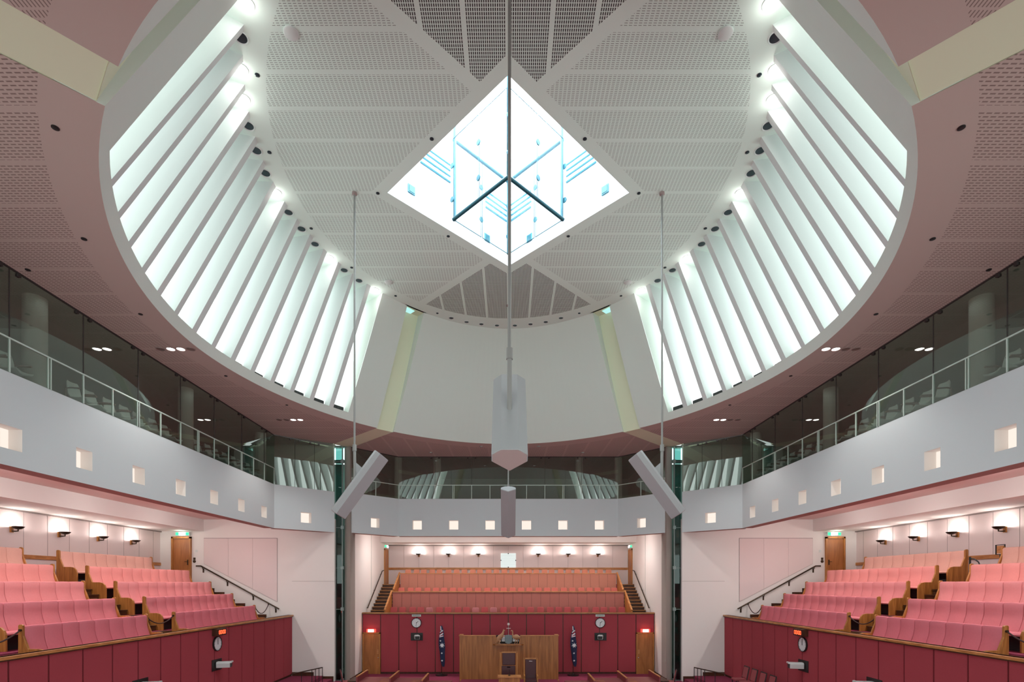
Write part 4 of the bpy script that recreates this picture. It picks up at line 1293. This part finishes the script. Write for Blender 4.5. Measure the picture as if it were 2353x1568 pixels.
def back_seat(loc, mt, rot):
    t = thing('swivel_chair', loc, '', 'chair')
    x, y, z = loc
    R = Matrix.Rotation(rot, 3, 'Z')
    def put(m): m.v = [tuple(R @ Vector(p) + Vector(loc)) for p in m.v]; return m
    pr = [(-0.15, 0.5), (-0.18, 0.62), (-0.18, 0.84), (-0.165, 0.90), (-0.13, 0.92), (0.13, 0.92), (0.165, 0.90), (0.18, 0.84), (0.18, 0.62), (0.15, 0.5)]
    put(MB().prism([(a, 0.16 + (b - 0.5) * 0.15, b) for a, b in pr], (0, 0.06, 0))).build('backrest', mt, t, bevel=0.015)
    put(MB().box(-0.2, 0.2, -0.25, 0.18, 0.42, 0.50)).build('seat', mt, t, bevel=0.02)
    put(MB().lathe([(0.18, 0), (0.18, 0.03), (0.03, 0.05), (0.03, 0.42)], (0, 0, 0), seg=12)).build('pedestal', 'black', t)
    return t
for r, (Y, mt, nm) in enumerate(((28.35, 'seat0', 'lowest'), (30.4, 'seat1', 'middle'), (32.4, 'seat2', 'top'))):
    proto = {}
    for i in range(26):
        x0 = -6.25 + 12.5 * i / 25 + random.uniform(-0.05, 0.05)
        turned = r == 0 and i in (4, 9, 11)
        z0 = FL[r] + (-0.025 if r == 0 else 0.0)
        key = turned
        if turned or not proto:
            if turned and True in proto: o = copy_tree(proto[True], (x0, Y, z0))
            else:
                o = back_seat((0, 0, 0), 'seat1' if False else ('row2' if turned else mt), PI if turned else 0)
                o.location = (x0, Y, z0)
                proto[turned] = o
        else: o = copy_tree(proto[False], (x0, Y, z0))
        o['group'] = 'swivel seats in the %s row of the back gallery' % nm
        o['label'] = '%s %s seat from the left in the %s row of the back gallery' % (ORD[i], 'turned pink' if turned else ('crimson', 'rose', 'peach')[r], nm)

# lower doors and red exit signs
for s in (-1, 1):
    dm = bpy.data.objects.new('door_%d' % (5 if s < 0 else 6), None)
    COL.objects.link(dm)
    dm.location = (s * 7.12, 27.15, 0)
    dm['_w'] = (s * 7.12, 27.15, 0)
    struct(dm, 'timber door in the %s corner of the back crimson wall' % SIDE[s])
    xc = s * 7.12
    MB().box(xc - 0.40, xc + 0.40, 27.17, 27.21, 0, 2.10).build('door_leaf', 'wooddoor', dm)
    f = MB()
    for q in (-1, 1): f.box(xc + q * 0.43 - 0.035, xc + q * 0.43 + 0.035, 27.14, 27.22, 0, 2.15)
    f.box(xc - 0.465, xc + 0.465, 27.14, 27.22, 2.10, 2.17)
    f.build('door_frame', 'wood', dm)
    hx = xc - s * 0.33
    MB().box(hx - 0.045, hx + 0.045, 27.16, 27.175, 1.05, 1.28).build('push_plate', 'woodl', dm)
    MB().lathe([(0.025, 0), (0.025, 0.04), (0, 0.045)], (hx - s * 0.03, 27.17, 0.85), (0, -1, 0), 12).build('door_knob', 'chrome', dm)
    es = thing('exit_sign', (xc, 27.1, 2.22), 'glowing red and white exit sign above the %s lower door' % SIDE[s], 'exit sign')
    MB().box(xc - 0.23, xc + 0.23, 27.06, 27.2, 2.18, 2.34).build('housing', 'redsign', es)
    MB().box(xc - 0.15, xc + 0.15, 27.05, 27.06, 2.19, 2.33).build('lit_face', 'whitesign2', es)
    light('exit_glow', 'POINT', (xc, 26.95, 2.28), 1.0, (1, 0.6, 0.35), 0.05)
    clock((s * 4.78, 27.19, 2.66), (0, -1, 0), 0.235, PI * 0.29, PI * 1.03, 'round white wall clock %s of the timber screen on the back crimson wall' % SIDE[s])
    npl = thing('name_plate', (s * 4.78, 27.18, 3.10), 'small pale name plate above the %s back clock' % SIDE[s], 'name plate')
    MB().box(s * 4.78 - 0.235, s * 4.78 + 0.235, 27.165, 27.19, 2.985, 3.095).build('plate', 'plate', npl)
    g = MB()
    for j in range(11):
        x0 = s * 4.78 - 0.18 + j * 0.034
        g.box(x0, x0 + 0.02, 27.160, 27.165, 3.025, 3.025 + (0.035 if j % 3 else 0.05))
    g.build('lettering', 'ink', npl)
    wall_camera((s * 4.78 + 0.02, 27.19, 1.94), (0, -1, 0), (-s * 0.25, -1, 0), 'grey camera in a black recess below the %s back clock' % SIDE[s])

# flags
def flag(X0, s, lab):
    Y0 = 26.75
    t = thing('flag_on_stand', (X0, Y0, 0), lab, 'flag', 'two flags beside the timber screen')
    MB().lathe([(0.30, 0), (0.30, 0.03), (0.06, 0.06), (0.03, 0.10)], (X0, Y0, 0), seg=20).build('base', 'black', t)
    MB().tube([(X0, Y0, 0.05), (X0 - 0.0, Y0, 2.55)], 0.016, 8).build('pole', 'bronze', t)
    rows = [(2.55, 0.0, 0.03), (2.35, 0.03 * s, 0.06), (2.15, 0.02 * s, 0.10), (1.95, 0.0, 0.115), (1.7, 0.01 * s, 0.14), (1.45, 0.03 * s, 0.15), (1.25, 0.04 * s, 0.13), (1.0, 0.05 * s, 0.12), (0.8, 0.06 * s, 0.125), (0.6, 0.08 * s, 0.10), (0.45, 0.10 * s, 0.05)]
    seg = 24
    vs = []
    for i, (z, dx, r) in enumerate(rows):
        for k in range(seg):
            a = 2 * PI * k / seg
            rr = r * (1 + 0.16 * math.sin(4 * a + i * 0.5))
            vs.append((X0 + dx + rr * math.cos(a), Y0 - 0.02 + rr * 0.6 * math.sin(a), z))
    fs = [(i * seg + k, i * seg + (k + 1) % seg, (i + 1) * seg + (k + 1) % seg, (i + 1) * seg + k) for i in range(len(rows) - 1) for k in range(seg)]
    fs += [tuple(range(seg)), tuple(range((len(rows) - 1) * seg, len(rows) * seg))]
    MB().add(vs, fs).build('cloth', 'navy', t, smooth=True)
    def star(cx, cz, r, n=7):
        P = []
        for i in range(2 * n):
            a = PI * i / n
            q = r if i % 2 == 0 else r * 0.45
            P.append((cx + q * math.sin(a), Y0 - 0.125, cz + q * math.cos(a)))
        return MB().prism(P, (0, 0.03, 0))
    star(X0 + 0.02 * s + 0.02, 1.55, 0.14).build('large_star', 'flagwhite', t)
    for (dx, z, r) in ((0.03, 1.15, 0.05), (0.04, 0.77, 0.055), (-0.04, 1.78, 0.05)):
        star(X0 + dx * s, z, r).build('small_star', 'flagwhite', t)
    m = MB()
    for (xa, za, xb, zb, mi, wd) in ((-0.03, 2.52, -0.02, 2.32, 0, 0.018), (-0.06, 2.20, 0.08, 2.32, 0, 0.02), (-0.08, 2.05, 0.09, 2.16, 0, 0.03), (-0.09, 1.98, 0.10, 2.03, 0, 0.022), (-0.02, 2.36, 0.06, 2.25, 0, 0.012), (-0.05, 2.12, 0.09, 2.235, 1, 0.014), (-0.09, 2.015, 0.09, 2.065, 1, 0.012)):
        A, B = Vector((X0 + xa, Y0 - 0.10, za)), Vector((X0 + xb, Y0 - 0.10, zb))
        d = (B - A).normalized()
        m.obox((A + B) / 2, d * (B - A).length / 2, d.cross(Vector((0, 1, 0))) * wd, (0, 0.035, 0), mi)
    m.build('union_stripes', ['flagwhite', 'flagred'], t)
flag(-3.42, 1, 'navy flag with white stars hanging on a stand left of the timber screen')
flag(3.32, 1, 'navy flag with white stars hanging on a stand right of the timber screen')

# ------------------------------------------------------------------ timber screen with coat of arms
YS = 24.6
scr = thing('timber_screen', (0, YS, 0), 'tall timber screen with central notch behind the presiding chair', 'screen')
m = MB()
P = [(-2.30, YS, 0.15), (2.36, YS, 0.15), (2.36, YS, 2.24), (0.56, YS, 2.24), (0.50, YS, 1.86), (-0.52, YS, 1.86), (-0.58, YS, 2.24), (-2.30, YS, 2.24)]
m.prism(P, (0, 0.07, 0))
m.box(-2.30, -2.22, YS + 0.02, YS + 0.55, 0.15, 2.24).box(2.28, 2.36, YS + 0.02, YS + 0.55, 0.15, 2.24)
m.build('panel', 'screenwood', scr)
MB().box(-2.33, -0.58, YS - 0.015, YS + 0.11, 2.235, 2.27).box(0.56, 2.39, YS - 0.015, YS + 0.11, 2.235, 2.27).box(-2.33, -2.15, YS, YS + 0.58, 2.235, 2.27).box(2.21, 2.39, YS, YS + 0.58, 2.235, 2.27).build('top_rail', 'woodl', scr)
MB().box(-2.28, 2.38, YS - 0.06, YS + 0.1, 0.0, 0.17).build('base_board', 'woodl', scr)
MB().prism([(-0.62, YS - 0.16, 1.86), (0.62, YS - 0.16, 1.86), (0.72, YS, 1.86), (-0.72, YS, 1.86)], (0, 0, -0.06)).build('ledge', 'screenwood', scr)
o = MB().box(-1.25, -0.45, 26.6, 26.66, 1.2, 2.12).box(0.45, 1.28, 26.6, 26.66, 1.2, 2.12).build('monitor_pair', 'black', origin=(0, 26.6, 1.2))
# two separate dark screens
bpy.data.objects.remove(o, do_unlink=True)
for (x0, x1, lb) in ((-1.30, -0.46, 'left'), (0.46, 1.28, 'right')):
    t = thing('dark_monitor', ((x0 + x1) / 2, 25.6, 0), 'wide black monitor top just showing behind the screen, %s of the coat of arms' % lb, 'monitor')
    MB().box(x0, x1, 25.58, 25.63, 1.75, 2.165).build('panel', 'black', t)
    MB().box((x0 + x1) / 2 - 0.05, (x0 + x1) / 2 + 0.05, 25.63, 25.7, 0.0, 1.9).build('stand', 'black', t)
gr = MB()
for (x0, x1) in ((-0.50, -0.36), (-0.32, -0.16), (0.22, 0.34), (0.36, 0.50)):
    for zz in (1.90, 1.98, 2.06, 2.13): gr.box(x0, x1, 25.30, 25.32, zz, zz + 0.06)
t = thing('papers_rack', (0, 25.4, 0), 'rack of pale papers glimpsed through the notch of the timber screen', 'rack')
gr.build('papers', 'flagwhite', t)
MB().box(-0.56, 0.54, 25.34, 25.40, 0, 2.20).build('frame', 'black', t)

arms = thing('coat_of_arms', (0, YS - 0.06, 1.86), 'carved coat of arms with kangaroo, emu, shield and star on the timber screen', 'coat of arms')
ya = YS - 0.07
S = [(-0.17, 2.27), (-0.06, 2.30), (0.0, 2.285), (0.06, 2.30), (0.17, 2.27), (0.18, 2.05), (0.15, 1.93), (0.0, 1.86), (-0.15, 1.93), (-0.18, 2.05)]
MB().prism([(x + 0.01, ya - 0.05, z) for x, z in S], (0, 0.06, 0)).build('shield', 'pewter', arms, bevel=0.01)
g = MB()
for i in range(3):
    for j in range(2):
        cx, cz = -0.09 + 0.10 * i, 2.19 - 0.13 * j
        g.box(cx - 0.035, cx + 0.035, ya - 0.066, ya - 0.05, cz - 0.045, cz + 0.045)
g.box(-0.15, 0.17, ya - 0.062, ya - 0.05, 2.120, 2.130)
g.build('shield_quarters', 'pewter', arms)
kang = MB()
kang.tube([(-0.50, ya, 1.88), (-0.52, ya, 2.0), (-0.46, ya, 2.10), (-0.36, ya, 2.22), (-0.27, ya, 2.32), (-0.235, ya, 2.42), (-0.22, ya, 2.48), (-0.19, ya, 2.50), (-0.15, ya, 2.485)], [0.02, 0.07, 0.115, 0.11, 0.075, 0.045, 0.042, 0.04, 0.018], 12)
kang.tube([(-0.45, ya - 0.04, 2.08), (-0.40, ya - 0.06, 1.98), (-0.44, ya - 0.06, 1.90), (-0.36, ya - 0.06, 1.87)], [0.07, 0.05, 0.028, 0.022], 8)
kang.tube([(-0.30, ya - 0.03, 2.28), (-0.22, ya - 0.05, 2.22), (-0.15, ya - 0.05, 2.25)], [0.03, 0.022, 0.016], 8)
kang.tube([(-0.52, ya, 2.02), (-0.58, ya, 1.92), (-0.54, ya, 1.87)], [0.05, 0.03, 0.012], 8)
kang.tube([(-0.225, ya - 0.015, 2.50), (-0.24, ya - 0.02, 2.57)], [0.018, 0.006], 6)
kang.tube([(-0.21, ya + 0.02, 2.50), (-0.21, ya + 0.02, 2.57)], [0.018, 0.006], 6)
kang.build('kangaroo', 'animal', arms, smooth=True)
emu = MB()
emu.tube([(0.53, ya, 2.10), (0.50, ya, 2.16), (0.40, ya, 2.20), (0.29, ya, 2.20), (0.22, ya, 2.22), (0.20, ya, 2.32), (0.205, ya, 2.42), (0.19, ya, 2.48), (0.16, ya, 2.49), (0.12, ya, 2.465)], [0.02, 0.08, 0.115, 0.11, 0.06, 0.028, 0.024, 0.032, 0.028, 0.008], 12)
emu.tube([(0.36, ya - 0.02, 2.12), (0.33, ya - 0.03, 1.99), (0.30, ya - 0.03, 1.87)], [0.04, 0.018, 0.014], 8)
emu.tube([(0.42, ya + 0.02, 2.12), (0.43, ya + 0.02, 1.99), (0.40, ya + 0.02, 1.87)], [0.04, 0.018, 0.014], 8)
emu.build('emu', 'animal', arms, smooth=True)
P = []
for i in range(14):
    a = PI * i / 7
    r = 0.085 if i % 2 == 0 else 0.035
    P.append((0.01 + r * math.sin(a), ya, 2.80 + r * math.cos(a)))
MB().prism(P, (0, 0.02, 0)).build('star', 'star', arms)
MB().box(-0.09, 0.11, ya, ya + 0.02, 2.59, 2.61).tube([(0.01, ya + 0.01, 2.28), (0.01, ya + 0.01, 2.74)], 0.006, 6).build('crest_wreath', 'star', arms)

# presiding chair, side chair, desk
def big_chair(X0, Y0, z0, w_, h_, lab, split):
    t = thing('leather_chair', (X0, Y0, z0), lab, 'chair')
    hw = w_ / 2
    for q in (-1, 1):
        MB().box(X0 + q * hw - 0.025, X0 + q * hw + 0.025, Y0 + 0.05, Y0 + 0.12, z0, z0 + h_).build('back_post', 'wood', t)
        MB().box(X0 + q * hw - 0.03, X0 + q * hw + 0.03, Y0 - 0.45, Y0 + 0.1, z0 + 0.60, z0 + 0.65).box(X0 + q * hw - 0.025, X0 + q * hw + 0.025, Y0 - 0.45, Y0 - 0.40, z0, z0 + 0.62).build('armrest', 'wood', t)
    MB().box(X0 - hw, X0 + hw, Y0 + 0.05, Y0 + 0.12, z0 + h_ - 0.04, z0 + h_).build('top_rail', 'woodl', t)
    if split:
        MB().box(X0 - hw * 0.78, X0 + hw * 0.80, Y0 + 0.0, Y0 + 0.07, z0 + h_ * 0.66, z0 + h_ - 0.04).build('headrest', 'leather', t, bevel=0.02)
        MB().box(X0 - hw * 0.86, X0 + hw * 0.80, Y0 - 0.03, Y0 + 0.06, z0 + 0.45, z0 + h_ * 0.645).build('backrest', 'leather', t, bevel=0.02)
        MB().lathe([(0.03, 0), (0.06, 0.02), (0.06, 0.05), (0.02, 0.07)], (X0 + hw * 0.9, Y0 - 0.4, z0 + 0.66), seg=12).build('arm_knob', 'chrome', t)
    else:
        MB().box(X0 - hw * 0.86, X0 + hw * 0.86, Y0 - 0.01, Y0 + 0.06, z0 + 0.45, z0 + h_ - 0.05).build('backrest', 'leather', t, bevel=0.02)
    MB().box(X0 - hw * 0.9, X0 + hw * 0.9, Y0 - 0.48, Y0 + 0.02, z0 + 0.38, z0 + 0.50).build('seat', 'leather', t, bevel=0.03)
    MB().box(X0 - 0.07, X0 + 0.07, Y0 - 0.03, Y0 - 0.014, z0 + h_ * (0.60 if split else 0.9), z0 + h_ * (0.62 if split else 0.92)).build('badge', 'chrome', t)
m = MB().box(-2.2, 2.3, 19.9, 24.55, 0, 0.20)
struct(m.build('floor_dais', 'carpet'), 'low carpeted dais before the timber screen')
big_chair(0.02, 22.0, 0.20, 0.70, 1.62, 'tall oxblood leather presiding chair with timber frame before the screen', True)
big_chair(0.95, 22.2, 0.20, 0.54, 1.33, 'shorter oxblood leather chair to the right of the presiding chair', False)
t = thing('presiding_desk', (0.04, 20.6, 0.2), 'pale timber desk top with microphone before the presiding chair', 'desk')
MB().box(-0.42, 0.50, 20.55, 20.95, 1.0, 1.05).build('desk_top', 'woodl', t)
MB().box(-0.38, 0.46, 20.58, 20.62, 0.2, 1.0).build('front_panel', 'screenwood', t)
t = thing('desk_microphone', (0.04, 20.75, 1.05), 'thin black microphone standing on the presiding desk', 'microphone')
MB().lathe([(0.05, 0), (0.05, 0.02), (0.012, 0.03)], (0.04, 20.75, 1.05), seg=12).build('base', 'black', t)
MB().tube([(0.04, 20.75, 1.06), (0.04, 20.72, 1.2), (0.02, 20.66, 1.32)], 0.010, 6).build('gooseneck', 'black', t)

# senators' desks in the lower corners
def floor_desk(s, X0, Y0, w_, d_, lab, chair=None):
    t = thing('floor_desk', (s * X0, Y0, 0), lab, 'desk', 'red leather topped desks on the %s of the floor' % SIDE[s])
    f = lambda a, b, y0, y1, z0, z1: MB().box(*sorted((s * a, s * b)), y0, y1, z0, z1)
    f(X0 - w_, X0, Y0, Y0 + d_, 0.70, 0.74).build('desk_top', 'redleather', t)
    f(X0 - w_, X0, Y0 - 0.03, Y0, 0.08, 0.745).build('front_board', 'wood', t)
    f(X0, X0 + 0.06, Y0 - 0.05, Y0 + d_ + 0.35, 0.0, 0.96).build('side_panel', 'redleather', t)
    f(X0 - 0.005, X0 + 0.065, Y0 - 0.055, Y0 + d_ + 0.355, 0.955, 0.985).build('side_rail', 'woodl', t)
    g = MB()
    for i in range(3):
        a, b = sorted((s * (X0 - w_ + 0.05), s * (X0 - w_ + 0.42)))
        g.box(a, b, Y0 + 0.12 + 0.28 * i, Y0 + 0.14 + 0.28 * i, 0.74, 0.75)
    g.build('inlay_lines', 'woodl', t)
for s in (-1, 1):
    floor_desk(s, 6.05, 21.0, 1.25, 1.2, 'red desk nearest the %s white pier with a raised side panel' % SIDE[s])
    floor_desk(s, 4.65, 20.7, 1.15, 1.3, 'red desk in the middle of the %s floor group' % SIDE[s])
    floor_desk(s, 3.3, 20.2, 1.0, 1.2, 'red desk on the %s nearest the timber screen' % SIDE[s])
    t = thing('side_table', (s * 6.5, 21.4, 0), 'small timber side table beside the outermost %s floor desk' % SIDE[s], 'table')
    MB().box(*sorted((s * 6.13, s * 6.52)), 21.15, 22.1, 0.72, 0.76).build('table_top', 'woodd', t)
    MB().box(*sorted((s * 6.15, s * 6.48)), 21.2, 22.05, 0.0, 0.72).build('cabinet', 'redgap', t)
def small_chair(X0, Y0, z0, rot, lab, group=None):
    t = thing('upholstered_chair', (X0, Y0, z0), lab, 'chair', group)
    R = Matrix.Rotation(rot, 3, 'Z')
    def put(m): m.v = [tuple(R @ Vector(p) + Vector((X0, Y0, z0))) for p in m.v]; return m
    put(MB().prism([(-0.22, -0.23, 0.44), (-0.22, 0.23, 0.44), (0.24, 0.22, 0.44), (0.24, -0.22, 0.44)], (0, 0, 0.08))).build('seat', 'chairpink', t, bevel=0.02)
    b = [(-0.20, -0.20, 0.55), (-0.20, 0.20, 0.55), (-0.29, 0.20, 0.98), (-0.29, -0.20, 0.98)]
    put(MB().prism(b, (-0.04, 0, -0.008))).build('backrest', 'chairpink', t, bevel=0.01)
    fr = MB()
    for q in (-1, 1): fr.tube([(-0.22, q * 0.22, 0.02), (-0.215, q * 0.22, 0.5), (-0.32, q * 0.22, 1.0)], 0.02, 6)
    fr.tube([(-0.32, -0.22, 1.0), (-0.32, 0.22, 1.0)], 0.02, 6)
    put(fr).build('back_frame', 'black', t)
    for q in (-1, 1): put(MB().tube([(0.2, q * 0.19, 0.0), (0.2, q * 0.19, 0.44)], 0.02, 6)).build('leg', 'black', t)
for s in (-1, 1):
    small_chair(s * 6.9, 22.45, 0.0, 0.25 if s < 0 else PI - 0.25, 'single dusty red chair behind the outermost %s floor desk' % SIDE[s])
for i in range(4):
    small_chair(9.55, 21.6 - 0.72 * i, 0.27, PI, '%s red chair from the end wall in the row under the right crimson wall' % ORD[i], 'chairs along the right crimson wall')
# end wall skirting and floor railings
for s in (-1, 1):
    m = MB().box(*sorted((s * 9.35, s * 10.38)), 25.06, 25.1, 0.27, 0.45).box(*sorted((s * 8.4, s * 9.35)), 25.06, 25.1, 0.0, 0.25)
    m.box(*sorted((s * 7.58, s * 7.62)), 25.1, 27.15, 0.0, 0.14)
    struct(m.build('baseboard_%s_lower' % SIDE[s], 'woodd'))
    t = thing('step_railing', (s * 8.75, 24.2, 0), 'small black railing with uprights at the foot of the %s end wall' % SIDE[s], 'railing')
    P = [Vector((s * 8.65, 24.3, 0.80)), Vector((s * 9.25, 22.3, 0.84))]
    MB().tube(P, 0.025, 8).build('rail', 'bronze', t)
    for u in (0.0, 0.12, 0.24, 0.36, 0.7):
        p = lerp(P[0], P[1], u)
        MB().tube([(p.x, p.y, 0.1), p], 0.016, 6).build('upright', 'black', t)
# small stand in the aisle at the top right
t = thing('notice_stand', (15.75, 17.0, 4.69), 'black stand with a square notice frame at the top of the right aisle', 'stand')
g = MB()
for (a, b, c_, d_) in ((-0.16, -0.14, 0.95, 1.27), (0.14, 0.16, 0.95, 1.27), (-0.16, 0.16, 0.95, 0.97), (-0.16, 0.16, 1.25, 1.27)):
    g.box(15.74, 15.77, 16.72 + a, 16.72 + b, 4.69 + c_, 4.69 + d_)
g.build('notice_frame', 'black', t)
MB().box(15.75, 15.76, 16.60, 16.84, 5.68, 5.92).build('notice', 'woodl', t)
MB().tube([(15.755, 16.72, 4.71), (15.755, 16.72, 5.65)], 0.025, 8).lathe([(0.2, 0), (0.2, 0.03), (0.03, 0.05)], (15.755, 16.72, 4.69), seg=16).build('post', 'black', t)
t = thing('rope_post', (15.4, 17.42, 4.69), 'black post with looped rope in the right aisle gap by the rear bench', 'post')
MB().tube([(15.4, 17.42, 4.71), (15.4, 17.42, 5.60)], 0.03, 8).lathe([(0.18, 0), (0.18, 0.03), (0.03, 0.05)], (15.4, 17.42, 4.69), seg=16).build('pole', 'black', t)
MB().tube([(15.4, 17.40, 5.55), (15.42, 17.27, 5.52), (15.44, 17.15, 5.42), (15.46, 17.09, 5.25), (15.46, 17.07, 5.0)], 0.02, 6).build('rope', 'black', t, smooth=True)

# wall closing the drum side of the camera's own gallery (above and behind the view)
m = MB().box(-8.5, 8.5, 1.9, 2.2, H(2.7), H(6.62))
struct(m.build('wall_front', 'parapet'), 'parapet of the gallery over the camera')
for o in bpy.data.objects:
    if '_w' in o: del o['_w']
